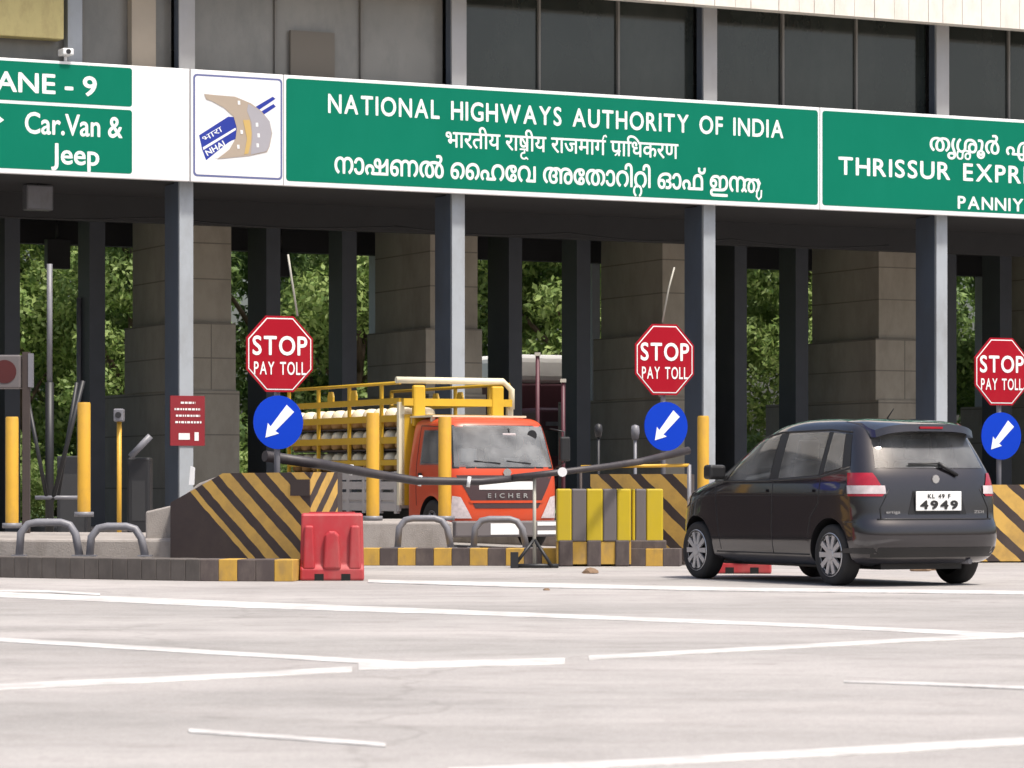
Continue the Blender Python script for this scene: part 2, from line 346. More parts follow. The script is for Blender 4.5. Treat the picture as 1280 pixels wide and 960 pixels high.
# lettering: flat text turned to a solid mesh in local x,z facing -y
def text_verts(body, bold=0, res=3):
    """text filled by the non-zero rule, so that overlapping strokes stay solid"""
    c = bpy.data.curves.new('t', 'FONT'); c.body = body; c.size = 1; c.resolution_u = res
    o = bpy.data.objects.new('t', c); COL.objects.link(o)
    dg = bpy.context.evaluated_depsgraph_get(); cv = o.to_curve(dg)
    sps = []
    for sp in cv.splines:
        pts = [((p.handle_left[:2]), (p.co[:2]), (p.handle_right[:2])) for p in sp.bezier_points]; poly = []
        for i in range(len(pts)):
            p0, p1, p2, p3 = pts[i][1], pts[i][2], pts[(i+1) % len(pts)][0], pts[(i+1) % len(pts)][1]
            for k in range(4):
                t = k/4; u = 1-t
                poly.append(tuple(u**3*p0[j]+3*u*u*t*p1[j]+3*u*t*t*p2[j]+t**3*p3[j] for j in (0, 1)))
        clean = [q for k, q in enumerate(poly) if abs(q[0]-poly[k-1][0])+abs(q[1]-poly[k-1][1]) > 1e-5]
        if len(clean) > 2: sps.append(clean)
    o.to_curve_clear(); bpy.data.objects.remove(o); bpy.data.curves.remove(c)
    if not sps: return [], []
    area = [sum(q[i-1][0]*q[i][1]-q[i][0]*q[i-1][1] for i in range(len(q)))/2 for q in sps]
    sg = 1 if area[max(range(len(area)), key=lambda i: abs(area[i]))] > 0 else -1
    if bold:                       # thicken: push every outline outwards
        new = []
        for q in sps:
            n = len(q); r = []
            for i in range(n):
                a0 = Vector(q[i])-Vector(q[i-1]); a1 = Vector(q[(i+1) % n])-Vector(q[i])
                d = (a0.normalized()+a1.normalized())
                if d.length < 1e-3: r.append(q[i]); continue
                d.normalize(); r.append((q[i][0]+sg*d.y*bold, q[i][1]-sg*d.x*bold))
            new.append(r)
        sps = new
    # group outlines whose boxes overlap, then fill each group by the non-zero rule
    bb = [(min(p[0] for p in q), max(p[0] for p in q)) for q in sps]; order = sorted(range(len(sps)), key=lambda i: bb[i][0])
    groups, hi = [], -1e9
    for i in order:
        if bb[i][0] > hi: groups.append([])
        groups[-1].append(i); hi = max(hi, bb[i][1])
    V, Fc = [], []
    for g in groups:
        pts, eds = [], []
        for i in g:
            o_ = len(pts); n = len(sps[i]); pts += [Vector(p) for p in sps[i]]; eds += [(o_+k, o_+(k+1) % n) for k in range(n)]
        vo, _, fo = delaunay_2d_cdt(pts, eds, [], 0, 1e-6)[:3]
        A = np.array([pts[e[0]] for e in eds]); B = np.array([pts[e[1]] for e in eds]); base = len(V)
        V += [(v[0], v[1], 0) for v in vo]
        for f in fo:
            c = sum((vo[k] for k in f), Vector((0, 0)))/3
            up = (A[:,1] <= c.y) & (B[:,1] > c.y); dn = (A[:,1] > c.y) & (B[:,1] <= c.y)
            cr = (B[:,0]-A[:,0])*(c.y-A[:,1])-(c.x-A[:,0])*(B[:,1]-A[:,1])
            if int((up & (cr > 0)).sum())-int((dn & (cr < 0)).sum()) != 0: Fc.append([k+base for k in f])
    return V, Fc
def lettering(body, x0, z0, width, height, parent, m='letter', y=-.004, bold=0, overlays=(), capref=None, name='lettering', xf=None, strokes=(), track=None):
    """fit text to a width and a cap height; overlays = (prefix, text, dx, dy, scale) in em"""
    parts = []; word = []; nw = 0
    if track:
        x = 0
        for ch in body:
            if ch == ' ': x += .33 + track; nw += 1; continue
            vs, fs = text_verts(ch, bold); mn = min(v[0] for v in vs); mxx = max(v[0] for v in vs)
            parts.append(([(v[0]-mn+x, v[1], v[2]) for v in vs], fs)); word.append(nw); x += mxx-mn+track
    else: parts.append(text_verts(body, bold)); word.append(0)
    for pre, t, dx, dy, s in overlays:
        pw = max(v[0] for v in text_verts(pre)[0]) if pre else 0
        vs, fs = text_verts(t, bold); mn = min(v[0] for v in vs)
        parts.append(([((v[0]-mn)*s + pw + dx, v[1]*s + dy, v[2]) for v in vs], fs))
    for pre, pts, r in strokes:
        pw = max(v[0] for v in text_verts(pre)[0]) if pre else 0
        mb = MB(); mb.tube([(px+pw, py, 0) for px, py in pts], r, 6); parts.append(([tuple(v) for v in mb.v], mb.f))
    base = parts[0][0] if not track else [v for p in parts for v in p[0]]
    mnx = min(v[0] for v in base); mxx = max(v[0] for v in base)
    cap = capref if capref else .69
    kx = width/(mxx-mnx); kz = height/cap
    mbs = {}
    for k, (vs, fs) in enumerate(parts):
        zs = max(abs(v[2]) for v in vs) or 1
        mbs.setdefault(word[k] if k < len(word) else 0, MB()).add([((v[0]-mnx)*kx + x0, y - .0008*(k % 3) - .002*v[2]/zs, v[1]*kz + z0) for v in vs], fs, 0, False, xf)
    for mb in mbs.values(): o = mb.build(name, m, parent)
    return o

# ------------------------------------------------------------------ ground, road, markings
structure(MB().add([(-900,-200,0),(900,-200,0),(900,1500,0),(-900,1500,0)], [(0,1,2,3)]).build('road', 'road'))
gv = [W(-200, 30, .004), W(260, 30, .004), W(260, 400, .004), W(-200, 400, .004)]
structure(MB().add(gv, [(0,1,2,3)]).build('grass_verge', 'grass'))
def line(pts, name='road_marking', z=0):
    """pts: (x, y, half thickness) picked along the painted line on the ground"""
    top = [G(x, y-h*.85) for x, y, h in pts]; bot = [G(x, y+h*.85) for x, y, h in pts]
    global NL
    NL += 1; z = .0025 + .0006*NL
    loop = [v[:2] for v in bot] + [v[:2] for v in reversed(top)]; n = len(loop)
    vs = [(*p, z) for p in loop] + [(*p, 0.0005) for p in loop]; m = len(pts)
    fs = [(i, i+1, n-2-i, n-1-i) for i in range(m-1)] + [(i, n+i, n+(i+1) % n, (i+1) % n) for i in range(n)]
    structure(MB().add(vs, fs).build(name, 'line'))
NL = 0
line([(-400,731,3),(0,743.5,4),(300,756,4.6),(640,768,3.2),(1000,782,2.6),(1300,796,3.0)])
line([(-300,780,3),(0,800,3.0),(300,818,3.0),(520,831,3.4)], z=.0045)
line([(-300,876,4.4),(0,859.5,4.4),(300,845,3.8),(440,837,3.8)], z=.0045)
line([(448,834,5),(590,830,5),(706,827,4.5)], z=.0045)
line([(736,823,3),(900,814,2.8),(1100,803,2.6),(1280,794,3.6),(1500,781,4)], z=.005)
line([(236,914.5,2.4),(360,923,2.8),(482,932.5,2.4)])
line([(560,966,4.5),(800,955,5),(1050,941,5.5),(1400,921,5.5)])
line([(1055,853,1.2),(1160,856,1.8),(1400,866,2.4)])
line([(460,727,2),(640,731.5,3.4),(900,737,2.6),(1400,743,2.6)])
line([(-100,738,1.2),(60,740,1.5),(125,744,1.5)], z=.0045)

# ------------------------------------------------------------------ toll plaza building
ZB = 6.42; ZS = 8.42; ZF = 10.17
U0, U1 = -26.0, 44.0
bld = thing('toll_plaza', 'long grey toll plaza canopy on steel columns with dark glazed upper floor', 'toll plaza', W(0,0), TH)
VB = 14.0
_, zr0 = UV(30, 305, VB); _, zr1 = UV(1000, 335, VB); ZR = (zr0+zr1)/2
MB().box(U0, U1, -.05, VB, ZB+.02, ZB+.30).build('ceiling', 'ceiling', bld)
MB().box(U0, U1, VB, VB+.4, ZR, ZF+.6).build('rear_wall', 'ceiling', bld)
MB().box(U0, U1, -.45, VB+1, ZF+.602, ZF+3.4).build('roof', 'pale', bld)
m = MB(); u = U0
while u < U1:
    w = rnd.choice((.34, .46, .46, .62)); dv = rnd.uniform(0, .012)
    m.box(u+.006, u+w-.006, -.80+dv, -.5, ZF, ZF+2.6); u += w
m.box(U0, U1, -.5, -.46, ZF+.01, ZF+2.6); m.box(U0, U1, -.46, .6, ZF+.3, ZF+.42)
m.build('fascia', 'fascia', bld)
for i in range(-4, 9):
    uc = L*i
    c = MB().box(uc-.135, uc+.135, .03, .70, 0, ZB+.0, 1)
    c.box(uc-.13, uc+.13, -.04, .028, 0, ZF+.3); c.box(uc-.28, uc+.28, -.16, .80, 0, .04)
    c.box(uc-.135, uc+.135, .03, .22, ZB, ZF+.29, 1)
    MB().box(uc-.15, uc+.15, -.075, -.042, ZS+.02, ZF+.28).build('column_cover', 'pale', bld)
    c.build('column', ['steel', 'steelblue_shade'], bld)
# upper floor glazing, one pane after another between columns
for i in range(-4, 8):
    ua, ub = L*i+.135, L*(i+1)-.135
    n = 3
    for k in range(n):
        p0 = ua+(ub-ua)*k/n; p1 = ua+(ub-ua)*(k+1)/n
        mt = 'pale_refl' if i <= 0 else 'glass'
        wd = MB().box(p0+.025, p1-.025, .30+.01*((k*7+i) % 3), .34, ZS-.5, ZF+.28).build('window', mt, bld)
        if k: MB().box(p0-.022, p0+.022, .24, .36, ZS-.5, ZF+.27).build('mullion', 'mullion', bld)
u_a, z_a = UV(362, 38, .25); u_b, _ = UV(417, 38, .25)
MB().box(u_a, u_b, .2, .27, ZS-.2, z_a).build('door', 'seam', bld)
u_a, _ = UV(166, 30, .0); u_b, _ = UV(196, 30, .0)
MB().box(u_a, u_b, .05, .28, ZS-.3, ZF+.28).build('wall_panel', 'beige', bld)
u_a, _ = UV(86, 30, .0); u_b, _ = UV(104, 30, .0)
MB().box(u_a, u_b, .05, .28, ZS-.3, ZF+.28).build('wall_panel', 'steel', bld)
# clad concrete pillars on the islands
VP_ = 5.0
UP = (UV(832, 300, VP_)[0] + UV(1095, 300, VP_)[0] - L)/2
for i in range(-4, 8):
    a = UP + L*(i-2)
    p = MB().box(a, a+1.06, VP_, VP_+2.75, 2.85, ZB+.015)
    p.box(a-.14, a+1.12, VP_-.09, VP_+2.84, 2.87, 4.2)
    p.box(a-.10, a+1.18, VP_-.14, VP_+4.6, 0, 2.87)
    for z in (5.05, 5.75): p.box(a-.003, a+1.063, VP_-.003, VP_+2.753, z, z+.025, 1)
    for z in (3.5, 4.17): p.box(a-.143, a+1.123, VP_-.093, VP_+2.843, z, z+.025, 1)
    for z in (.95, 2.0, 2.80): p.box(a-.103, a+1.183, VP_-.143, VP_+4.603, z, z+.025, 1)
    p.box(a+.6, a+.62, VP_-.094, VP_+.2, 2.9, 4.2, 1)
    p.build('pillar', ['concrete', 'seam'], bld)
uc3, vc3 = UY(740, 73)
for i in range(-3, 6): MB().box(uc3+L*i-.1, uc3+L*i+.1, vc3-.2, vc3+.2, 0, ZR+.5).build('rear_column', 'steel', bld)
# inner dark columns in two rows
ua, va = UY(330, 64.0); ub_, vb_ = UY(112, 62.9)
for i in range(-3, 8):
    uc = ua + L*i
    MB().box(uc-.15, uc+.15, va-.5, va+.5, 0, ZB+.016).build('inner_column', 'steeldark', bld)
    uc = ub_ + L*i
    MB().box(uc-.12, uc+.2, vb_-.35, vb_+.35, 0, ZB+.017).build('inner_column', 'steeldark', bld)
for v in (3.2, 9.2):
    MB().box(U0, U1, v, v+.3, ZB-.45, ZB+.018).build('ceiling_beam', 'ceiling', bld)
# islands under the canopy
for i in range(-3, 8):
    structure(MB().plan([(L*i-.9,-7),(L*i+.9,-7),(L*i+.9,22),(L*i-.9,22)], 0, .22).build('traffic_island', 'plinth', None, W(0,0), (0,0,TH)))

# ------------------------------------------------------------------ overhead signs
VS = -.30
def board(name, label, x0, x1, fill, depth=.10):
    a, _ = UV(x0, 100, VS); b, _ = UV(x1, 100, VS)
    t = thing(name, label, 'sign', W(a, VS, ZB), TH)
    w = b-a; h = ZS-ZB
    bevel(MB().box(0, w, 0, depth, 0, h).build('panel', 'white', t), .012)
    return t, a, w, h
def rrect(x0, x1, z0, z1, r, n=4):
    pts = []
    for cx, cz, a0 in ((x1-r, z1-r, 0), (x0+r, z1-r, 90), (x0+r, z0+r, 180), (x1-r, z0+r, 270)):
        for k in range(n+1):
            t = R(a0 + 90*k/n); pts.append((cx + r*math.cos(t), cz + r*math.sin(t)))
    return pts
t, a, w, h = board('lane_sign', 'white and green overhead lane board reading LANE - 9 for cars, vans and jeeps', -150, 237, None)
def loc(x, y, a): u, z = UV(x, y, VS); return u-a, z-ZB
gx1 = loc(165, 100, a)[0]; gx0 = .06
zl = loc(80, 131, a)[1]
MB().prism(rrect(gx0, gx1, .09, zl-.03, .05), -.003, 0).build('face', 'green', t)
MB().prism(rrect(gx0, gx1, zl+.03, h-.05, .05), -.003, 0).build('face', 'green', t)
def put(body, xa, xb, ybase, ytop, t, a, ref=None, **kw):
    ua_, zb = loc(xa, ybase, a); ub2, _ = loc(xb, ybase, a); _, zt = loc(xa, ytop, a)
    return lettering(body, ua_, zb, ub2-ua_, zt-zb, t, **kw)
put('LANE - 9', -22, 121, 112, 88, t, a, bold=.022)
put('Car.Van &', 31, 153, 166, 140, t, a, bold=.018)
put('Jeep', 64, 124, 204, 179, t, a, bold=.018)
ax, az = loc(5, 150, a)
MB().prism([(ax, az), (ax-.22, az+.16), (ax-.22, az+.05), (ax-.75, az+.05), (ax-.75, az-.05), (ax-.22, az-.05), (ax-.22, az-.16)], -.006, -.0032).build('arrow', 'letter', t)

t, a, w, h = board('logo_sign', 'white board with blue border and a curving road emblem crossed by blue bars', 238.5, 354, None)
def lp(zx, zy):  # from the 6x enlargement
    return loc(230 + zx/6, 80 + zy/6, a)
bw = .035
MB().prism(rrect(.045, w-.02, .10, h-.08, .07), -.003, 0).build('border', 'frame_blue', t)
MB().prism(rrect(.045+bw, w-.02-bw, .10+bw, h-.08-bw, .05), -.005, -.0032).build('face', 'white', t)
def shape(pts, mt, y, name): return MB().prism([lp(*p) for p in pts], y-.002, y).build(name, mt, t)
shape([(112,535),(330,395),(390,400),(395,560),(355,575),(330,590),(165,722),(135,640)], 'logo_blue', -.0055, 'emblem_bar')
shape([(140,625),(385,478),(388,495),(145,645)], 'white', -.0078, 'emblem_stripe')
shape([(225,700),(350,585),(355,600),(250,710)], 'white', -.0078, 'emblem_stripe')
shape([(530,325),(665,245),(685,262),(560,345)], 'logo_blue', -.0055, 'emblem_bar')
shape([(580,355),(670,300),(688,320),(600,378)], 'logo_blue', -.0055, 'emblem_bar')
shape([(150,225),(250,235),(380,245),(500,295),(580,355),(640,430),(660,520),(640,620),(620,660),(480,690),(250,712),(340,640),(385,560),(395,480),(370,395),(300,330),(210,280),(165,265)], 'road_tan', -.0105, 'emblem_road')
shape([(480,300),(560,345),(640,430),(655,520),(635,620),(615,655),(500,680),(510,560),(505,440),(470,350)], 'road_grey', -.0130, 'emblem_road')
shape([(440,420),(490,420),(505,520),(498,600),(480,672),(450,678),(470,560)], 'logo_gold', -.0155, 'emblem_stripe')
for q in ((545,455),(557,535),(550,610),(430,510),(405,620),(410,290)):
    shape([(q[0]-10,q[1]-14),(q[0]+8,q[1]-14),(q[0]+10,q[1]+16),(q[0]-8,q[1]+16)], 'white', -.0160, 'emblem_dash')
x_, z_ = lp(150, 585); M0 = Matrix.Translation((x_, 0, z_)) @ Matrix.Rotation(R(-31), 4, 'Y')
lettering('भारा', 0, 0, .42, .10, t, y=-.0085, capref=.7, xf=M0, name='emblem_lettering')
x_, z_ = lp(175, 690); M0 = Matrix.Translation((x_, 0, z_)) @ Matrix.Rotation(R(-31), 4, 'Y')
lettering('NHAI', 0, 0, .40, .10, t, y=-.0085, xf=M0, name='emblem_lettering', bold=.02)

t, a, w, h = board('authority_sign', 'long green board in three scripts reading NATIONAL HIGHWAYS AUTHORITY OF INDIA', 354.7, 1024.5, None)
MB().prism(rrect(.045, w-.04, .09, h-.06, .06), -.003, 0).build('face', 'green', t)
put('NATIONAL HIGHWAYS AUTHORITY OF INDIA', 410, 979, 140.5, 117.5, t, a, bold=.02, track=.13)
put('भारतीय राषीय राजमाग पाधिकरण'.replace('धि','िध'), 557, 848, 183.5, 165, t, a, bold=.012, capref=.62,
    overlays=[('भारतीय रा', 'ट', .05, -.36, .72)],
    strokes=[('भारतीय राष', [(-.30,-.36),(-.2,-.27),(-.1,-.36)], .03), ('भारतीय राषीय राजमाग', [(-.16,.64),(-.10,.80),(.0,.84),(.04,.76)], .035),
             ('भारतीय राषीय राजमाग प', [(-.06,.22),(-.36,.0)], .035)])
put('നാഷണൽ \u0d48ഹ\u0d47വ അ\u0d47താറിറി ഓഫ് ഇന', 418, 932, 216, 197.5, t, a, bold=.018, capref=.52,
    overlays=[('നാഷണൽ \u0d48ഹ\u0d47വ അ\u0d47താറി', 'റ', .04, -.34, .72), ('നാഷണൽ \u0d48ഹ\u0d47വ അ\u0d47താറിറി ഓഫ് ഇന', 'ത', -.13, .0, .9)],
    strokes=[('നാഷണൽ \u0d48ഹ\u0d47വ അ\u0d47താറിറി ഓഫ് ഇന', [(.56,.42),(.67,.5),(.77,.36),(.62,.1),(.58,-.15),(.7,-.26),(.82,-.16),(.84,.1)], .04)])
t, a, w, h = board('expressway_sign', 'green board at right reading THRISSUR EXPRESSWAY with its edge out of frame', 1025.2, 1700, None)
MB().prism(rrect(.05, w-.04, .09, h-.06, .06), -.003, 0).build('face', 'green', t)
put('THRISSUR EXPRESSWAY', 1048, 1397, 217.5, 196, t, a, bold=.02, track=.12)
put('PANNIYANKARA', 1197, 1375, 260.5, 245, t, a, bold=.02, track=.12)
put('തൃശൂർ എകസപസ', 1162, 1400, 188, 172.5, t, a, bold=.016, capref=.52, overlays=[('തൃ', 'ശ', .03, -.30, .7)])

# small fittings high up
t = thing('camera', 'small white security camera standing on top of the lane board', 'camera', W(UV(82,76,VS+.05)[0], VS+.05, ZS), TH)
MB().tube([(0,0,0),(0,0,.10)], .03).build('bracket', 'white', t)
bevel(MB().box(-.10, .10, -.16, .14, .10, .22).build('housing', 'white', t), .02)
MB().tube([(0,-.165,.16),(0,-.155,.16)], .045).build('lens', 'black', t)
ua0, z0 = UV(-60, 40, -.1); ub0, z1 = UV(80, 0, -.1)
t = thing('notice_board', 'faded yellow board fixed to the upper windows at top left', 'notice board', W(ua0, -.1, z0), TH)
bevel(MB().box(0, ub0-ua0, 0, .35, 0, .95).build('board', 'poster', t), .015)
def fitting(name, label, cat, x, y, v, sx, sz, mt, group=None):
    u_, z_ = UV(x, y, v)
    t = thing(name, label, cat, W(u_, v, z_), TH, group)
    bevel(MB().box(-sx/2, sx/2, -.1, .14, 0, sz).build('housing', mt[0], t), .02)
    MB().box(-sx/2+.03, sx/2-.03, -.104, -.1005, .03, sz-.03).build('front', mt[1], t)
    MB().tube([(0,0.02,sz),(0,0.02,max(sz+.05, ZB+.03-z_))], .03).build('hanger', 'black', t)
fitting('floodlight', 'pale floodlight hanging under the canopy below the lane board', 'light', 48, 263, 1.5, .5, .45, ('dim', 'galv'))
fitting('hanging_signal', 'black signal box hanging in the leftmost lane opening', 'signal', 72, 336, 8.0, .48, .60, ('black', 'ceiling'))
fitting('hanging_signal', 'black signal box hanging beside the left stop sign rod', 'signal', 352, 346, 8.0, .30, .50, ('black', 'ceiling'))
for x, y, lb in ((388, 262, 'thin pale tube light under the canopy, the one nearer the authority board edge'), (466, 289, 'thin pale tube light deeper under the canopy beside a pillar')):
    fitting('tube_light', lb, 'light', x, y, 6.0 if x < 400 else 8.0, .22, .06, ('dim', 'galv'), 'tube lights under the canopy')

# ------------------------------------------------------------------ trees behind
def leaf_mesh(name, seed, blobs, n, size, m):
    r = random.Random(seed); mb = MB()
    tot = sum(b[3]**2 for b in blobs)
    for bx, by, bz, br in blobs:
        for _ in range(int(n*br*br/tot)):
            while True:
                d = Vector((r.gauss(0,1), r.gauss(0,1), r.gauss(0,1)))
                if d.length > .1: break
            d.normalize(); k = r.uniform(.55, 1.08)
            c = Vector((bx, by, bz)) + Vector((d.x*br*k, d.y*br*k, d.z*br*.8*k))
            a = Vector((r.gauss(0,1), r.gauss(0,1), r.gauss(0,1))).normalized(); b = a.cross(d)
            if b.length < .05: continue
            b.normalize(); s = size*r.uniform(.6, 1.4)
            mb.add([c-a*s, c+b*s*.45, c+a*s, c-b*s*.45], [(0,1,2,3)])
    return mb.build(name, m)
def crown_blobs(seed, rad, z0, z1, k):
    r = random.Random(seed); out = []
    for _ in range(k):
        t = r.random(); z = z0+(z1-z0)*t; q = rad*(1-.5*abs(t-.4)*1.4)
        an = r.uniform(0, 6.28); d = q*math.sqrt(r.random())*.8
        out.append((d*math.cos(an), d*math.sin(an), z, r.uniform(.55, 1.25)))
    return out
def make_tree(seed, rad, z0, z1, k, n, m):
    t = thing('tree', '', 'tree')
    bl = crown_blobs(seed, rad, z0, z1, k)
    tr = MB(); tr.tube([(0,0,0),(.1,.05,z0*.7),(.05,-.1,(z0+z1)/2),(0,0,z1*.9)], [.26,.2,.13,.04], 8)
    for b in bl[::3]: tr.tube([(.06,0,max(.6, b[2]-1.8)), ((b[0])*.6, b[1]*.6, b[2]-.6), b[:3]], [.09,.06,.02], 5)
    tr.build('trunk', 'bark', t); c = leaf_mesh('crown', seed, bl, n*2, .105, m); c.parent = t
    return t
protos = [make_tree(1, 3.2, 1.2, 11.5, 46, 15000, 'leaf_a'), make_tree(2, 2.8, .8, 10.5, 40, 13000, 'leaf_b'), make_tree(3, 3.4, 1.0, 13, 50, 15000, 'leaf_a')]
spots = [(-75,98),(20,92),(65,104),(120,96),(165,90),(215,104),(330,92),(385,100),(450,90),(500,101),(585,92),(655,98),(715,90),(775,104),(905,94),(1000,90),(1045,100),(1130,94),(1235,96),(1290,103),(1370,95)]
kinds = ['tall dark green tree', 'bright green bushy tree', 'broad leafy tree']
wherel = ['far left, mostly out of frame', 'behind the leftmost lane opening', 'behind the thin grey pole', 'behind the black column left', 'behind the opening left of the first pillar',
    'hidden mostly by the first pillar', 'behind the left stop sign', 'seen beside the whip rod of the left stop sign', 'seen above the yellow cargo cage', 'behind the second pillar',
    'behind the second lane column', 'left of the slim black columns mid picture', 'right of the slim black columns mid picture', 'behind the third pillar', 'behind the dark lane right of the middle stop sign',
    'seen over the roof of the dark car', 'behind the fourth pillar', 'behind the steel column at right', 'above the rightmost stop sign', 'at the right edge of the picture', 'beyond the right edge']
for i, (x, Y) in enumerate(spots):
    k = (0, 1, 2, 0, 1, 2, 0, 2, 1, 0, 2, 2, 1, 0, 1, 1, 0, 2, 0, 2, 1)[i]
    o = protos[k] if protos[k]['label'] == '' else copy_tree(protos[k])
    o.location = ((x-640)/F*Y, Y, 0); o.rotation_euler = (0, 0, rnd.uniform(0, 6.28)); s = rnd.uniform(.92, 1.12); o.scale = (s, s, s)
    o['label'] = kinds[k] + ' ' + wherel[i]; o['group'] = 'trees beyond the plaza'
bl = [(random.Random(5).uniform(-1,1)*0+1.1*math.cos(q), 1.0*math.sin(q*1.7), .7+.45*(q % 1.3), .75) for q in (0,1,2,3,4,5)]
bush = leaf_mesh('bush', 9, bl, 5000, .08, 'leaf_b')
for i, (x, Y, s, lb) in enumerate([(72,78,1.0,'bright green bush low behind the leftmost yellow bollards'), (425,80,1.2,'bright green bush above the truck cage'), (1000,80,1.3,'bright green bush seen just over the car roof'),
        (300,84,1.2,'bright green bush behind the striped block'), (560,84,1.3,'bright green bush behind the second pillar base'), (1225,82,1.3,'bright green bush behind the right stop sign')]):
    o = bush if i == 0 else copy_tree(bush)
    o.location = ((x-640)/F*Y, Y, 0); o.scale = (s, s, s); o.rotation_euler = (0,0,i*1.1); tag(o, lb, 'bush', 'bushes behind the plaza')

# ------------------------------------------------------------------ kerbs and plinths
def kerb(pix, depth, z1, pat, seg, name='kerb'):
    """low kerb along ground points; pat gives the paint of each block"""
    pts = [G(x, y) for x, y in pix]
    mb = MB(); k = 0
    for a, b in zip(pts, pts[1:]):
        d = (b-a); n = max(1, round(d.length/seg)); nrm = Vector((-d.y, d.x, 0)).normalized()
        if nrm.y < 0: nrm = -nrm
        for i in range(n):
            p = a + d*(i/n + .0006); q = a + d*((i+1)/n - .0006)
            mb.plan([p[:2], q[:2], (q+nrm*depth)[:2], (p+nrm*depth)[:2]], 0, z1 + .002*(k % 2), pat(k, n)); k += 1
    o = mb.build(name, ['kerbyellow', 'kerbblack', 'kerbdirt'])
    return structure(bevel(o, .008))
KN = sum(max(1, round((G(*q)-G(*p)).length/.2)) for p, q in (((-260,719),(0,722)),((0,722),(250,726.5)),((250,726.5),(366,727))))
kerb([(-260,719),(0,722),(250,726.5),(366,727)], .5, .235, lambda k, n: (0 if k in (KN-1, KN-4) else 1 if k > KN-6 else 2), .2)
kerb([(452,707),(700,707.5),(850,708)], .35, .225, lambda k, n: k % 2, .235)
def plinth(name, pts, z0, z1):
    return structure(bevel(MB().plan([p[:2] for p in pts], z0, z1).build(name, 'plinth'), .03))
plinth('traffic_island', [P(-260,0,36.9), P(222,0,36.4), P(222,0,41.5), P(-260,0,43)], 0, .42)
plinth('traffic_island', [P(388,0,42.2), P(566,0,42.2), P(550,0,46.0), P(388,0,46.0)], 0, .55)

# ------------------------------------------------------------------ crash blocks
def block(name, label, front, back, ztop, zbase, mt, shoulder=None):
    """front: plan points left to right (world x,y); back: right to left"""
    o = front[0]; t = thing(name, label, 'crash block', (o.x, o.y, zbase), 0, 'striped crash blocks on the island noses')
    mb = MB(); s = 0
    fl = [Vector((p.x-o.x, p.y-o.y, 0)) for p in front]; n = len(fl)
    for i in range(n-1):
        a, b = fl[i], fl[i+1]; l = (b-a).length; ha = ztop[i]; hb = ztop[i+1]
        fl_ = -1 if i == n-2 and n > 2 else 1
        u0 = s; u1 = s + l*fl_
        if shoulder and i == 0:
            k, zk = shoulder; c = a + (b-a)*k; uk = u0 + l*k
            mb.add([a, b, b+Vector((0,0,hb)), c+Vector((0,0,zk)), a+Vector((0,0,ha))], [(0,1,2,3,4)], 0, uvs=[[(u0,0),(u1,0),(u1,hb),(uk,zk),(u0,ha)]])
        else:
            mb.add([a, b, b+Vector((0,0,hb)), a+Vector((0,0,ha))], [(0,1,2,3)], 0, uvs=[[(u0,0),(u1,0),(u1,hb),(u0,ha)]])
        s = u1
    bk = [Vector((p.x-o.x, p.y-o.y, 0)) for p in back]
    loop = fl + bk; hs = list(ztop) + [ztop[-1]]*(len(bk)-1) + [ztop[0]]
    for i in range(n-1, len(loop)):
        j = (i+1) % len(loop); a, b = loop[i], loop[j]
        mb.add([a, b, b+Vector((0,0,hs[j])), a+Vector((0,0,hs[i]))], [(0,1,2,3)], 1)
    top = [p+Vector((0,0,h)) for p, h in zip(loop, hs)]
    if shoulder:
        k, zk = shoulder; c0 = fl[0]+(fl[1]-fl[0])*k+Vector((0,0,zk)); c1 = bk[-1]+(bk[-2]-bk[-1])*k+Vector((0,0,zk))
        mb.add([top[0], c0, c1, top[-1]], [(0,1,2,3)], 1)
        mb.add([c0]+top[1:-1]+[c1], [list(range(len(top)))], 1)
        mb.add([top[-1], c1, top[-2]], [(0,1,2)], 1)
    else: mb.add(top, [list(range(len(top)))], 1)
    mb.build('concrete_body', [mt, 'brown'], t)
    return t, fl
t, fl = block('crash_block', 'big striped concrete block, dark and worn at its left end, under the left stop sign',
      [P(213,0,36.2), P(388,0,35.15), P(422,0,35.8)], [P(428,0,38.5), P(222,0,39.5)], [.64, .98, .98], .2, 'stripe1', shoulder=(.38, .97))
c = fl[1]*.93 + fl[0]*.07; d = (fl[1]-fl[0]).normalized(); an = math.atan2(d.y, d.x)
MB().box(-.13, .13, -.012, .02, .72, .90).build('recess', 'brown', t, loc=c, rot=(0,0,an))
block('crash_block', 'yellow striped concrete block behind the yellow plastic barriers, left of the dark car',
      [P(738,0,42.3), P(800,0,41.6), P(862,0,41.9)][:1] + [P(862,0,41.6)], [P(868,0,44), P(742,0,45)], [1.16, 1.16], .02, 'stripe2')
block('crash_block', 'yellow striped concrete block at the right edge, behind the rear of the dark car',
      [P(1192,0,42.6), P(1420,0,42.9)], [P(1420,0,45), P(1200,0,46)], [1.02, 1.02], .02, 'stripe2')
# metal frame in front of the middle block
t = thing('metal_frame', 'thin rusty metal frame standing before the middle striped block', 'frame', P(726,0,41.1) * Vector((1,1,0)) if False else Vector((*P(726,0,41.1)[:2],0)))
wf = (862-726)/F*41.1
MB().tube([(0,0,0),(0,0,1.27)], .02, 6).build('post', 'brown', t)
MB().tube([(wf,.1,0),(wf,.1,1.30)], .03, 6).build('post', 'galv', t)
MB().tube([(0,0,1.27),(wf,.1,1.29)], .025, 6).build('rail', 'yellow', t)
MB().tube([(0,0,.03),(wf,.1,.03)], .025, 6).build('rail', 'brown', t)
MB().tube([(wf*.94,.08,.03),(wf*.83,.02,.20)], .025, 6).build('brace', 'brown', t)

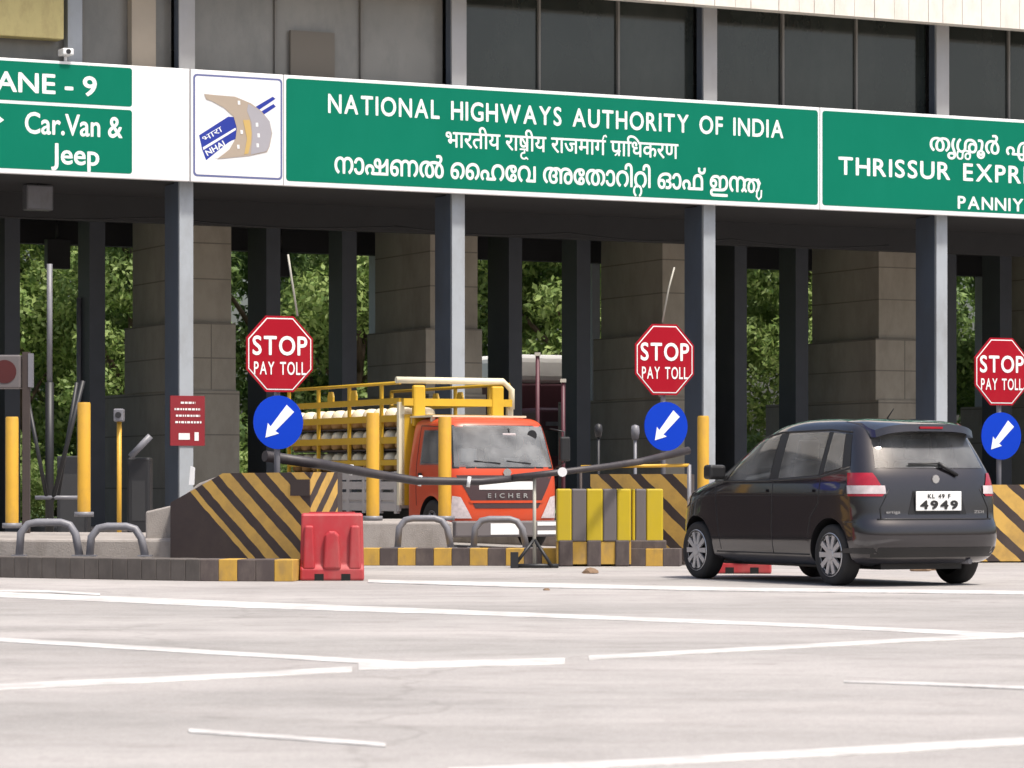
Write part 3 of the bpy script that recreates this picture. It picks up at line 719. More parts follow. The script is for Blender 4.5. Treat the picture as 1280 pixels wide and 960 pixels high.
# ------------------------------------------------------------------ stop signs with arrow discs
def stop_sign(x, y, size, Y, disc, label, group, rodpts, yaw, zfoot):
    c = P(x, y, Y); t = thing('stop_sign', label, 'road sign', (c.x, c.y, zfoot), yaw, group)
    r = size/F*Y/2/math.cos(R(22.5)); zc = c.z-zfoot
    octo = [(r*math.cos(R(22.5+45*k)), zc+1.08*r*math.sin(R(22.5+45*k))) for k in range(8)]
    octi = [(.945*a, zc+(b-zc)*.945) for a, b in octo]; octf = [(.915*a, zc+(b-zc)*.915) for a, b in octo]
    MB().prism(octo, -.02, 0).build('rim', 'red', t)
    MB().prism(octi, -.0225, -.0202).build('border', 'letter', t)
    pl = MB().prism(octf, -.025, -.0227).build('plate', 'red', t)
    lettering('STOP', -r*.76, zc-.02*r, r*1.52, r*.48, pl, bold=.02, y=-.028, track=.10)
    lettering('PAY TOLL', -r*.72, zc-.54*r, r*1.44, r*.33, pl, bold=.012, y=-.028, track=.12)
    dx, dy, dw = disc; q = P(dx, dy, Y); rd = dw/F*Y/2/CT; zd = q.z-zfoot; xd = (q.x-c.x)/CT
    circ = [(xd+rd*math.cos(k*math.pi/16), zd+rd*1.02*math.sin(k*math.pi/16)) for k in range(32)]
    dk = MB().prism(circ, -.015, 0).build('direction_disc', 'blue', t)
    a = R(228); ca, sa = math.cos(a), math.sin(a)
    arr = [(1.0*.78,0),(.30,.30),(.33,.13),(-.72,.20),(-.72,-.20),(.33,-.13),(.30,-.30)]
    MB().prism([(xd+rd*(p*ca-w*sa), zd+rd*(p*sa+w*ca)) for p, w in arr], -.018, -.0152).build('arrow', 'letter', dk)
    MB().tube([(xd*.5,.05,0),(xd*.5,.05,zc+.2)], .035, 10).build('post', 'galv', t)
    for zz in (zc, zd): MB().box(xd*.5-.03, xd*.5+.03, .0005, .04, zz-.05, zz+.05).build('clamp', 'galv', t)
    if rodpts:
        MB().tube([Matrix.Rotation(-yaw, 3, 'Z') @ (P(*p, Y+.08)-Vector((c.x, c.y, zfoot))) for p in rodpts], .012, 6).build('whip_rod', 'stem', t)
    return t
g = 'stop signs on the island noses'
stop_sign(349, 442.5, 88, 36.6, (347.5, 528, 59), 'red octagon STOP PAY TOLL sign with blue arrow disc above the left striped block', g, [(360,318),(364,345),(372,395)], TH*.9, .3)
stop_sign(830, 449.5, 82, 42.6, (832, 533, 54), 'red octagon STOP PAY TOLL sign with blue arrow disc between truck and dark car', g, [(843,334),(836,360),(828,403)], TH*.9, .02)
stop_sign(1251, 464.5, 78, 43.4, (1251, 545, 52), 'red octagon STOP PAY TOLL sign with blue arrow disc at the right edge', g, None, TH*.9, .02)

# small red notice on the first column
ua1, za1 = UV(213, 557, -.06); ub1, zb1 = UV(256, 495, -.06)
t = thing('notice_sign', 'small red notice board with lines of white writing on the first steel column', 'notice', W(ua1, -.06, za1), TH)
w = ub1-ua1; h = zb1-za1
MB().box(0, w, 0, .03, 0, h).build('board', 'dullred', t)
mb = MB()
for k, (q0, q1) in enumerate(((.3,.72),(.12,.88),(.16,.86),(.14,.9))):
    z = h*(.86-.13*k); x = w*q0
    while x < w*q1:
        l = rnd.uniform(.02, .06); mb.box(x, min(x+l, w*q1), -.004, -.0005, z-.018, z+.018); x += l+.018
mb.box(w*.24, w*.56, -.004, -.0005, h*.12, h*.25); mb.box(w*.7, w*.82, -.004, -.0005, h*.1, h*.27)
mb.build('lettering', 'letter', t)

# ------------------------------------------------------------------ bollards, rails
def bollard(x, ytop, ybase, Y, label, lean=0):
    b = P(x, ybase, Y); hgt = (ybase-ytop)/F*Y
    t = thing('bollard', label, 'bollard', b, 0, 'tall yellow bollards')
    t.rotation_euler = (0, lean, 0)
    r = 8.2/F*Y
    MB().lathe([(0,-.02),(r,-.02),(r,hgt-.02),(r*.92,hgt),(0,hgt)], 20).build('pipe', 'yellow', t, sharp=40)
    MB().lathe([(0,-.05),(r*1.5,-.05),(r*1.5,0.012),(r,0.012)], 20).build('base_flange', 'galv', t)
bollard(15, 521, 655, 38.0, 'tall yellow bollard at the far left edge of the picture')
bollard(105, 503, 641, 39.5, 'tall yellow bollard left of the red notice, tallest of the two at left')
bollard(466, 516, 646, 43.5, 'tall yellow bollard in front of the truck cargo cage', 0)
bollard(556, 521, 646, 43.4, 'tall yellow bollard in front of the truck cab', 0)
b = P(879, 0, 46); 
t = thing('bollard', 'tall yellow bollard beside the steel column, behind the bonnet of the dark car', 'bollard', (b.x, b.y, 0), 0, 'tall yellow bollards')
MB().lathe([(0,0),(.085,0),(.085,2.0),(.075,2.03),(0,2.03)], 20).build('pipe', 'yellow', t, sharp=40)
MB().lathe([(0,0),(.15,0),(.15,.02),(.08,.02)], 20).build('base_flange', 'galv', t)
def hoop(x0, x1, ytop, Y, z0, label):
    a = P(x0, 0, Y); b = P(x1, 0, Y); zt = P(0, ytop, Y).z - z0
    t = thing('guard_rail', label, 'guard rail', (a.x, a.y, z0), 0, 'grey hoop guard rails')
    w = b.x-a.x
    MB().tube([(0,0,0),(.02,0,zt-.12),(.10,0,zt-.02),(.2,0,zt),(w-.2,0,zt),(w-.1,0,zt-.03),(w-.03,-.02,zt-.13),(w+.02,-.05,0)], .045, 10).build('hoop', 'galv', t)
    MB().box(-.08,.08,-.08,.08,0,.015).build('foot_plate', 'galv', t); MB().box(w-.06,w+.10,-.13,.03,0,.015).build('foot_plate', 'galv', t)
hoop(24, 98, 653, 36.2, .235, 'grey hoop rail on the dark kerb at far left')
hoop(112, 180, 658, 36.1, .235, 'grey hoop rail on the dark kerb next to the striped block')
hoop(497, 562, 648, 41.4, .22, 'grey hoop rail on the striped kerb below the truck door')
hoop(592, 656, 649, 41.4, .22, 'grey hoop rail on the striped kerb in front of the truck grille')
# ramp-like end wall left of the block
o = MB().prism([(0,0),(.95,0),(.95,.78),(.62,.66),(.30,.40),(0,.33)], 0, .5).build('end_wall', 'plinth', None, Vector((*P(182,0,37.2)[:2], .42)) - Vector((0,0,.02)))
tag(bevel(o, .02), 'low pale concrete end wall sloping up beside the left striped block', 'wall')
o = MB().prism([(0,0),(.06,0),(.07,.2),(.02,.22)], 0, .05).build('marker_post', 'white', None, P(236, 606, 37.4))
tag(o, 'small white marker post beside the steel column above the striped block', 'marker')

# ------------------------------------------------------------------ plastic barriers
def red_barrier(loc, rz, label):
    t = thing('plastic_barrier', label, 'barrier', loc, rz, 'red plastic barriers')
    w, h = .70, .735
    prof = [(-.17,0),(-.17,.13),(-.125,.17),(-.10,h-.03),(-.08,h),(.08,h),(.10,h-.03),(.125,.17),(.17,.13),(.17,0)]  # y,z
    vs = [(-w/2+.0, y, z) for y, z in prof] + [(w/2, y, z) for y, z in prof]; n = len(prof)
    # taper the ends
    vs = [(x*(1-.045*(z/h)), y, z) for x, y, z in vs]
    mb = MB().add(vs, [list(range(n)), list(range(2*n-1, n-1, -1))] + [(i, n+i, n+i+1, i+1) for i in range(n-1)] + [(n-1, 2*n-1, n, 0)])
    o = mb.build('shell', 'plastic', t); bevel(o, .025, 3)
    bevel(MB().prism([(-.10,.12),(.10,.12),(.08,.50),(.03,.54),(-.03,.54),(-.08,.50)], -.185, -.09).build('rib', 'plastic', t), .03, 3)
    for x in (-.25, .25): bevel(MB().prism([(x-.07,.12),(x+.07,.12),(x+.05,.60),(x-.05,.60)], -.172, -.09).build('rib', 'plastic', t), .025, 3)
    for x in (-.14, .15): MB().box(x-.05, x+.05, -.1725, -.1, .0, .075).build('fork_slot', 'slot', t)
    MB().box(-.25, .25, -.03, .03, h-.01, h+.012).build('top_ridge', 'plastic', t)
b = G(414, 726); red_barrier((b.x, b.y+.17, 0), R(3), 'red plastic barrier standing in front of the left striped block')
b = G(928, 717); red_barrier((b.x, b.y+.1, 0), R(-5), 'red plastic barrier mostly hidden behind the dark car, seen under it')
def yellow_barrier(x0, x1, y0, y1, Y, bands, label):
    a = P(x0, y1, Y); w = (x1-x0)/F*Y; h = (y1-y0)/F*Y
    t = thing('striped_barrier', label, 'barrier', (a.x, a.y, 0), R(2), 'yellow and grey plastic barriers')
    for i, (q0, q1, mt) in enumerate(bands):
        bevel(MB().box(w*q0+.001, w*q1-.001, -.02 if mt == 'lemon' else -.012, .3, a.z, a.z+h).build('panel', mt, t), .02)
    for q in (.12, .5, .88): bevel(MB().box(w*q-.09, w*q+.09, -.03, .34, 0, a.z+.02).build('foot', 'kerbblack' , t), .02)
    MB().box(0, w, 0, .28, .03, a.z-.002).build('base', 'kerbyellow', t)
    return t
yellow_barrier(696, 789, 611, 677, 40.7, [(0,.2,'lemon'),(.2,.40,'greyplastic'),(.40,.62,'lemon'),(.62,.81,'greyplastic'),(.81,1,'lemon')], 'wide yellow and grey striped plastic barrier beside the truck')
yellow_barrier(790, 829, 611, 677, 40.9, [(0,.1,'lemon'),(.1,.46,'greyplastic'),(.46,1,'lemon')], 'narrow yellow and grey striped plastic barrier near the dark car')

# ------------------------------------------------------------------ boom across the closed lane
Yb = 40.0
t = thing('boom_barrier', 'dark sagging boom barrier arm across the closed lane before the truck', 'boom barrier', Vector((*P(668,0,Yb)[:2], 0)))
o0 = t.location
def bp(x, y, Y=Yb): return P(x, y, Y) - o0
MB().tube([bp(331,570,38.2),bp(400,580,38.7),bp(460,591,39.2),bp(520,601,39.5),bp(600,602,39.8),bp(665,596)], [.066,.062,.056,.052,.046,.042], 12).build('arm', 'boomblack', t)
MB().tube([bp(640,597,Yb-.1),bp(702,590),bp(760,583,40.4),bp(800,577,40.8),bp(861,563,41.2)], [.04,.04,.042,.045,.05], 12).build('arm', 'boomblack', t)
for x, y, Y in ((439,587.5,39.05),(525,601,39.55),(586,602.3,39.75)): 
    MB().tube([bp(x-2.2,y-.3,Y-.0),bp(x+2.2,y+.3,Y)], .066, 12).build('band', 'white', t)
MB().tube([bp(703,590,Yb-.05),bp(703,590,Yb+.1)], .06, 12).build('roller', 'white', t)
MB().tube([(0,0,.0),(0,0,1.2)], .022, 8).build('stand_post', 'stem', t)
for p in ((-.26,-.1,0.02),(.22,-.15,.02),(.02,.35,.02)): MB().tube([(0,0,.36),p], .022, 6).build('stand_leg', 'black', t)
MB().box(-.30,-.2,-.14,-.02,0,.2).build('stand_weight', 'black', t)
MB().tube([(-.26,-.1,.03),(.30,-.12,.03)], .03, 6).build('stand_foot', 'black', t)

# slender poles beside the boom
for i, (x, ya, Y, z0, lb) in enumerate(((794, 540, 42.4, 0, 'thin grey pole with a round cap left of the middle arrow disc'), (748, 538, 46, 0, 'thin dark pole behind the yellow plastic barriers'))):
    zt = P(x, ya, Y).z; t = thing('slim_pole', lb, 'pole', Vector((*P(x,0,Y)[:2], 0)), 0, 'slim poles')
    MB().tube([(0,0,0),(0,0,zt)], .022, 8).build('pole', 'galv' if i == 0 else 'black', t)
    MB().lathe([(0,zt+.1),(.05,zt+.08),(.06,zt),(.04,zt-.1),(0,zt-.1)], 12).build('cap', 'galv' if i == 0 else 'black', t)

# ------------------------------------------------------------------ clutter at the left
p0 = P(33, 640, 41); t = thing('traffic_light', 'unlit traffic light on a dark post at the left edge', 'traffic light', Vector((*P(33,0,41)[:2], 0)))
zt = P(33, 440, 41).z
MB().box(-.045, .045, -.05, .05, 0, zt).build('post', 'brown', t)
hd = bevel(MB().box(-.46, -.06, -.12, .14, P(0,486,41).z, P(0,444,41).z).build('housing', 'greyplastic', t), .02)
zc = P(0, 465, 41).z
MB().tube([(-.26,-.126,zc),(-.26,-.1205,zc)], .15, 24).build('lens', 'lensred', hd)
MB().box(.03, .09, -.06, .04, P(0,484,41).z, P(0,442,41).z).build('side_plate', 'galv', t)
t = thing('lamp_post', 'slim tall grey pole standing in the leftmost lane opening', 'pole', Vector((*P(62,0,56)[:2], 0)))
MB().tube([(0,0,0),(0,0,P(0,478,56).z)], .075, 10).build('pole_shaded', 'black', t)  # one pole coloured dark below for shade and grey above where lit
MB().tube([(0,0,P(0,478,56).z),(0,0,P(0,330,56).z)], .05, 10).build('pole_lit', 'galv', t)
t = thing('thin_post', 'thin pale post beside the black inner column at left', 'pole', Vector((*P(99,0,63)[:2], 0)))
MB().tube([(0,0,0),(0,0,P(0,372,63).z)], .05, 8).build('post', 'galv', t); MB().box(-.12,.12,-.12,.12,0,.03).build('base', 'galv', t)
t = thing('trestle', 'dark slanted metal trestle between the two left yellow bollards', 'trestle', Vector((*P(68,0,42)[:2], 0)))
Yt = 42; o0 = t.location
def tp(x, y, dy=0): return P(x, y, Yt+dy)-o0
MB().tube([tp(104,476),tp(66,625)], .032, 6).build('leg', 'black', t)
MB().tube([tp(36,505),tp(58,620)], .028, 6).build('leg', 'black', t)
MB().tube([tp(96,478,.8),tp(72,625,.8)], .028, 6).build('leg', 'black', t)
MB().tube([tp(44,622),tp(100,622)], .03, 6).build('cross_bar', 'galv', t)
t = thing('gate_cabinet', 'dark barrier cabinet with a short raised grey arm left of the first steel column', 'barrier cabinet', Vector((*P(175,0,48)[:2], 0)))
bevel(MB().box(-.17,.17,-.2,.2,0,P(0,572,48).z).build('cabinet', 'black', t), .03)
MB().tube([P(163,571,47.7)-t.location, P(188,545,47.7)-t.location], .05, 8).build('arm', 'galv', t)
MB().box(-.10,.10,-.205,-.201,.5,1.1).build('door', 'ceiling', t)
t = thing('camera_pole', 'slim olive pole with a small camera head left of the barrier cabinet', 'camera pole', Vector((*P(149,0,46)[:2], 0)))
MB().tube([(0,0,0),(0,0,P(0,525,46).z)], .035, 8).build('pole', 'yellow', t)
bevel(MB().box(-.07,.07,-.12,.1,P(0,527,46).z,P(0,511,46).z).build('camera_head', 'galv', t), .02)
MB().tube([(0,-.13,P(0,519,46).z),(0,-.12,P(0,519,46).z)], .045, 10).build('lens', 'black', t)
t = thing('signal_cabinet', 'black roadside cabinet among the dark posts at the left', 'cabinet', Vector((*P(82,0,47)[:2], 0)))
bevel(MB().box(-.1,.35,-.2,.2,0,P(0,570,47).z).build('cabinet', 'black', t), .02); MB().box(-.05,.30,-.205,-.201,.3,1.2).build('door', 'ceiling', t)

# ------------------------------------------------------------------ lofted vehicle bodies
def pchip(xs, ys, x):
    import bisect
    n = len(xs); i = min(max(bisect.bisect_right(xs, x)-1, 0), n-2)
    d = [(ys[k+1]-ys[k])/(xs[k+1]-xs[k]) for k in range(n-1)]
    def sl(k):
        if k == 0: return d[0]
        if k == n-1: return d[-1]
        return 0 if d[k-1]*d[k] <= 0 else 2*d[k-1]*d[k]/(d[k-1]+d[k])
    h = xs[i+1]-xs[i]; t = (x-xs[i])/h
    return (2*t**3-3*t*t+1)*ys[i] + (t**3-2*t*t+t)*h*sl(i) + (-2*t**3+3*t*t)*ys[i+1] + (t**3-t*t)*h*sl(i+1)
class Hull:
    def __init__(s, rows, rr, nr, rf, nf, barrel=.03):
        s.z = [r[0] for r in rows]; s.a = [r[1] for r in rows]; s.b = [r[2] for r in rows]; s.w = [r[3] for r in rows]
        s.rr, s.nr, s.rf, s.nf, s.barrel = rr, nr, rf, nf, barrel
    def p(s, z): return pchip(s.z, s.a, z), pchip(s.z, s.b, z), pchip(s.z, s.w, z)
    def rear(s, y, z):
        a, b, w = s.p(z); q = min(abs(y)/w, 1); r = min(s.rr, (b-a)*.35); return a + r*(1-(1-q**s.nr)**(1/s.nr))
    def front(s, y, z):
        a, b, w = s.p(z); q = min(abs(y)/w, 1); r = min(s.rf, (b-a)*.5); return b - r*(1-(1-q**s.nf)**(1/s.nf))
    def side(s, x, z):
        a, b, w = s.p(z); rr = min(s.rr, (b-a)*.35); rf = min(s.rf, (b-a)*.5)
        if x < a+rr:
            q = min(max((a+rr-x)/rr, 0), 1); return w*(1-q**s.nr)**(1/s.nr)
        if x > b-rf:
            q = min(max((x-b+rf)/rf, 0), 1); return w*(1-q**s.nf)**(1/s.nf)
        return w
    def ring(s, z, nc=11, ns=10):
        a, b, w = s.p(z); rr = min(s.rr, (b-a)*.35); rf = min(s.rf, (b-a)*.5); pts = []
        for k in range(nc):
            t = R(90*k/nc); y = w*math.sin(t)**(2/s.nr); x = a+rr*(1-math.cos(t)**(2/s.nr)); pts.append((x, y))
        for k in range(ns): pts.append((a+rr+(b-rf-a-rr)*k/ns, w))
        for k in range(nc+1):
            t = R(90*(1-k/nc)); y = w*max(math.sin(t),0)**(2/s.nf); x = b-rf*(1-max(math.cos(t),0)**(2/s.nf)); pts.append((x, y))
        return pts + [(x, -y) for x, y in pts[-2:0:-1]]
    def mesh(s, zs):
        mb = MB(); rings = [s.ring(z) for z in zs]; n = len(rings[0])
        vs = [(x, y, z) for rg, z in zip(rings, zs) for x, y in rg]
        fs = [(i*n+(k+1) % n, i*n+k, (i+1)*n+k, (i+1)*n+(k+1) % n) for i in range(len(zs)-1) for k in range(n)]
        mb.add(vs, fs, 0, True); mb.add([], []); 
        mb.f.append(list(range(n))); mb.mi.append(0); mb.sm.append(False)
        mb.f.append([(len(zs)-1)*n+k for k in range(n-1,-1,-1)]); mb.mi.append(0); mb.sm.append(True)
        return mb
    def patch(s, kind, c, off=.005, nu=10, nv=6, sgn=1, thick=.0):
        """c: corners bl, br, tr, tl in (x or y, z) on that side"""
        vs = []
        for j in range(nv+1):
            for i in range(nu+1):
                t, q = i/nu, j/nv
                l = Vector(c[0])*(1-t)+Vector(c[1])*t; h = Vector(c[3])*(1-t)+Vector(c[2])*t; p = l*(1-q)+h*q
                if kind == 'side': vs.append((p.x, sgn*(s.side(p.x, p.y)+off), p.y))
                elif kind == 'rear': vs.append((s.rear(p.x, p.y)-off, p.x, p.y))
                else: vs.append((s.front(p.x, p.y)+off, p.x, p.y))
        n = nu+1
        fs = [(j*n+i, j*n+i+1, (j+1)*n+i+1, (j+1)*n+i) for j in range(nv) for i in range(nu)]
        a_, b_, c_ = (Vector(vs[k]) for k in fs[0][:3]); nr_ = (b_-a_).cross(c_-a_)
        out = nr_.y*sgn if kind == 'side' else -nr_.x if kind == 'rear' else nr_.x
        if out < 0: fs = [f[::-1] for f in fs]
        return MB().add(vs, fs, 0, True)
    def strip(s, pts, sgn, wd=.006, off=.002, mi=0, mb=None):    # seam line on the side
        mb = mb or MB()
        out = []
        for (x0, z0), (x1, z1) in zip(pts, pts[1:]):
            for k in range(8): t = k/8; out.append((x0+(x1-x0)*t, z0+(z1-z0)*t))
        out.append(pts[-1])
        mb.tube([(x, sgn*(s.side(x, z)+off-.004), z) for x, z in out], wd, 5, mi); return mb
def fixn(o):
    bm = bmesh.new(); bm.from_mesh(o.data); bmesh.ops.remove_doubles(bm, verts=bm.verts, dist=1e-5); bmesh.ops.recalc_face_normals(bm, faces=bm.faces); bm.to_mesh(o.data); bm.free()
def boolean_cut(o, cutters):
    for c in cutters:
        m = o.modifiers.new('cut', 'BOOLEAN'); m.operation = 'DIFFERENCE'; m.object = c; m.solver = 'EXACT'
    dg = bpy.context.evaluated_depsgraph_get(); me = bpy.data.meshes.new_from_object(o.evaluated_get(dg))
    o.modifiers.clear(); o.data = me
    for c in cutters: bpy.data.objects.remove(c)
def wheel_mesh(r, w, rim_r, spokes, parent, loc, sgn, alloy='alloy', double=False):
    X = Matrix.Rotation(R(-90*sgn), 4, 'X')       # lathe axis z -> outward side
    t = MB().lathe([(rim_r-.01,-w/2),(r-.03,-w/2),(r-.006,-w/2+.02),(r,-w/2+.05),(r,w/2-.05),(r-.006,w/2-.02),(r-.03,w/2),(rim_r,w/2-.005),(rim_r-.015,w/2-.03),(rim_r-.02,-w/2)], 40, xf=X).build('wheel', 'tyre', parent, loc)
    rim = MB(); rim.lathe([(rim_r-.016,w/2-.012),(rim_r-.004,w/2-.004),(rim_r-.004,w/2+.004),(rim_r-.03,w/2-.004),(rim_r-.04,w/2-.05),(0,w/2-.06)], 40, mi=1, xf=X)
    rim.lathe([(rim_r-.035,w/2-.01),(rim_r-.004,w/2+.003),(rim_r+.004,w/2-.002)], 40, xf=X)
    for k in range(spokes):
        a = 2*math.pi*k/spokes
        rim.prism([(.03,-.022),(rim_r-.02,-.028),(rim_r-.02,.028),(.03,.022)], -.012, .012, 0, xf=X @ Matrix.Translation((0,0,w/2-.012)) @ Matrix.Rotation(a, 4, 'Z') @ Matrix.Rotation(R(90), 4, 'X'))
    rim.lathe([(.06,w/2-.01),(.055,w/2+.006),(0,w/2+.008)], 16, xf=X)
    rim.build('rim', [alloy, 'cartrim'], t, sharp=40)
    return t

# ---- dark people carrier
car = thing('parked_car', 'charcoal people carrier seen from behind, stopped at the lane entrance', 'car', (4.39, 32.76, 0), R(117))
HC = Hull([(.20,.40,3.98,.70),(.25,.16,4.12,.79),(.34,.05,4.20,.835),(.48,.0,4.25,.848),(.60,.005,4.255,.85),(.66,.03,4.25,.848),(.70,.05,4.245,.848),(.82,.06,4.21,.85),(.92,.07,4.14,.85),(1.0,.08,3.98,.846),
           (1.08,.095,3.64,.838),(1.15,.115,3.42,.825),(1.25,.165,3.24,.797),(1.4,.25,2.99,.752),(1.52,.325,2.78,.713),(1.60,.375,2.61,.683),(1.65,.43,2.48,.655),(1.69,.58,2.32,.61),(1.72,.88,2.10,.535),(1.738,1.15,1.86,.42),(1.746,1.25,1.65,.25)],
          .36, 3.3, .85, 2.5)
zs = [.20,.225,.25,.29,.34,.41,.48,.54,.60,.635,.66,.68,.70,.76,.82,.87,.92,.96,1.0,1.04,1.08,1.115,1.15,1.2,1.25,1.325,1.4,1.46,1.52,1.56,1.60,1.625,1.65,1.67,1.69,1.705,1.72,1.73,1.738,1.746]
body = HC.mesh(zs).build('body', 'carpaint', car)
body.data.materials.append(M_['cartrim'])
cut = []
for x in (.79, 3.53):
    for s in (1, -1):
        c = MB(); c.tube([(x, s*.52, .325), (x, s*1.2, .325)], .375, 48, mi=1); c.sm = [False]*len(c.sm)
        cut.append(c.build('cutter', ['carpaint', 'cartrim']))
MIX = ['carpaint', 'cartrim']
for poly in ([(1.99,1.11),(2.82,1.10),(2.51,1.48),(1.98,1.565)], [(1.03,1.15),(1.79,1.12),(1.79,1.575),(1.03,1.58)], [(.62,1.225),(.92,1.18),(.92,1.57),(.70,1.56)]):
    cut.append(MB().prism(poly, -1.3, 1.3, 1).build('cutter', MIX))
c = MB().plan([(-.65,1.225),(.65,1.225),(.565,1.59),(-.565,1.59)], .0, 1, 1); c.v = [Vector((-.3+3.9*v.z, v.x, v.y)) for v in c.v]; cut.append(c.build('cutter', MIX))
cut.append(MB().box(.9, 2.9, -.68, .68, .75, 1.3, 1).build('cutter', MIX))
for c in cut: c.location = car.location; c.rotation_euler = car.rotation_euler
bpy.context.view_layer.update()
fixn(body)
for c in cut: fixn(c)
boolean_cut(body, cut)
bm = bmesh.new(); bm.from_mesh(body.data); bmesh.ops.recalc_face_normals(bm, faces=bm.faces); bm.to_mesh(body.data); bm.free()
body.data.set_sharp_from_angle(angle=R(35))
for s in (1, -1):
    for x in (.79, 3.53):
        w = wheel_mesh(.318, .20, .225, 10, car, (x, s*.735, .318), s)
    for c in ([(1.98,1.10),(2.84,1.09),(2.52,1.49),(1.97,1.575)], [(1.02,1.14),(1.80,1.11),(1.80,1.585),(1.02,1.59)], [(.60,1.22),(.93,1.17),(.93,1.58),(.70,1.57)]):
        HC.patch('side', c, .004, sgn=s).build('side_window', 'pane', car)
    HC.patch('side', [(2.88,1.09),(3.18,1.09),(2.98,1.24),(2.72,1.33)], .004, 4, 4, s).build('quarter_window', 'cartrim', car)
    for c in ([(1.805,1.10),(1.975,1.10),(1.965,1.585),(1.805,1.59)], [(.935,1.16),(1.015,1.13),(1.015,1.595),(.935,1.59)], [(.46,1.24),(.595,1.21),(.695,1.575),(.58,1.56)]):
        HC.patch('side', c, .0025, 3, 8, s).build('pillar_trim', 'cartrim', car)
    mb = MB()
    HC.strip([(3.20,1.08),(2.0,1.085),(1.0,1.12),(.46,1.21)], s, .013, mb=mb)
    HC.strip([(3.20,1.08),(2.56,1.52),(1.97,1.60),(1.0,1.615),(.60,1.585)], s, .013, mb=mb)
    mb.build('window_trim', 'cartrim', car)
    mb = MB()
    HC.strip([(3.10,1.07),(3.06,.70),(2.98,.34)], s, .006, mb=mb); HC.strip([(1.90,1.09),(1.92,.60),(1.90,.32)], s, .006, mb=mb)
    HC.strip([(.97,1.12),(1.0,.85),(1.16,.70),(1.2,.5)], s, .006, mb=mb); HC.strip([(3.08,.315),(1.2,.315)], s, .008, mb=mb)
    HC.strip([(3.9,.90),(3.2,.92),(2.0,.93),(.5,.94)], s, .005, off=.0, mb=mb)
    HC.strip([(.30,.66),(.52,.66)], s, .006, mb=mb)
    mb.build('panel_seam', 'cartrim', car)
    for x in (2.0, 1.08):
        HC.patch('side', [(x,.965),(x+.20,.965),(x+.20,.997),(x,.997)], .022, 4, 2, s).build('door_handle', 'carpaint', car)
    # door mirror
    ym = HC.side(2.92, 1.12)
    mr = bevel(MB().box(2.84, 3.0, s*(ym+.04) if s > 0 else -(ym+.25), (ym+.25) if s > 0 else -(ym+.04), 1.10, 1.26).build('mirror', 'cartrim', car), .035, 3)
    MB().box(2.89, 2.94, min(s*(ym-.03), s*(ym+.06)), max(s*(ym-.03), s*(ym+.06)), 1.10, 1.14).build('mirror_arm', 'cartrim', mr)
    # tail lamp wraps the corner: red upper, clear lower
    def lamp(z0, z1, side_len0, side_len1, y_in0, y_in1, off=.008, n=16, m=5):
        vs = []
        for j in range(m+1):
            z = z0+(z1-z0)*j/m; a, b, w = HC.p(z); yi = y_in0+(y_in1-y_in0)*j/m; sl_ = side_len0+(side_len1-side_len0)*j/m
            ti = math.asin(min(1, (yi/w))**(HC.nr/2))
            for i in range(n+1):
                q = i/n
                if q <= .6:
                    t = ti+(math.pi/2-ti)*q/.6; y = w*math.sin(t)**(2/HC.nr); x = a+HC.rr*(1-max(math.cos(t),0)**(2/HC.nr))
                else: y = w; x = a+HC.rr+(sl_-HC.rr)*(q-.6)/.4
                nx = -1 if q < .3 else -(.9-q) if q < .6 else 0
                vs.append((x-off*max(0, 1-q*1.4), s*(y+off*min(1, q*1.8)), z))
        k = n+1
        return MB().add(vs, [(j*k+i, j*k+i+1, (j+1)*k+i+1, (j+1)*k+i) if s < 0 else (j*k+i+1, j*k+i, (j+1)*k+i, (j+1)*k+i+1) for j in range(m) for i in range(n)], 0, True)
    lampo = lamp(1.0, 1.165, .36, .30, .625, .70).build('tail_lamp', 'redlamp', car)
    lamp(.95, 1.035, .33, .36, .60, .605, .012).build('lamp_lens', 'clearlamp', lampo)
    lamp(.925, .952, .28, .33, .64, .61, .009).build('lamp_base', 'redlamp', lampo)
    # headlamp
    HC.patch('side', [(3.72,.82),(4.05,.76),(4.02,.93),(3.70,.985)], .006, 8, 4, s).build('headlamp', 'clearlamp', car)
    HC.patch('side', [(.12,.335),(.60,.345),(.50,.39),(.12,.40)], .004, 8, 2, s).build('bumper_trim', 'cartrim', car)
HC.patch('rear', [(-.66,1.215),(.66,1.215),(.575,1.60),(-.575,1.60)], .005, 14, 8).build('rear_window', 'pane', car)
HC.patch('front', [(.66,1.17),(-.66,1.17),(-.56,1.58),(.56,1.58)], .005, 14, 8).build('windscreen', 'pane', car)
sp = MB(); prof = [(.17,1.592),(.45,1.60),(.85,1.735),(.55,1.715),(.30,1.69),(.19,1.668)]; ns_ = 20; vs = []
for k in range(ns_+1):
    y = -.60+1.2*k/ns_; q = abs(y)/.60
    for x, z in prof: vs.append((x+(.10*q**4+.02*q*q if x < .5 else 0), y, z-.035*q**3-(.03*q**6 if x < .5 else 0)))
n = len(prof)
fs = [(k*n+i, k*n+(i+1) % n, (k+1)*n+(i+1) % n, (k+1)*n+i) for k in range(ns_) for i in range(n)] + [list(range(n-1,-1,-1)), [ns_*n+i for i in range(n)]]
sp.add(vs, fs, 0, True).build('spoiler', 'carpaint', car, sharp=35)
MB().box(.166, .20, -.14, .14, 1.618, 1.64).build('brake_lamp', 'redlamp', car)
for z, yy in ((.70, .62), ): 
    mb = MB()
    mb.tube([(HC.rear(y, .69)-.001, y, .69) for y in [q*.1 for q in range(-7, 8)]], .009, 5)
    for s in (1, -1): mb.tube([(HC.rear(s*y, z_)-.001, s*y, z_) for z_, y in ((.69,.66),(.80,.665),(.92,.60),(1.0,.56))], .006, 5)
    mb.build('tailgate_seam', 'cartrim', car)
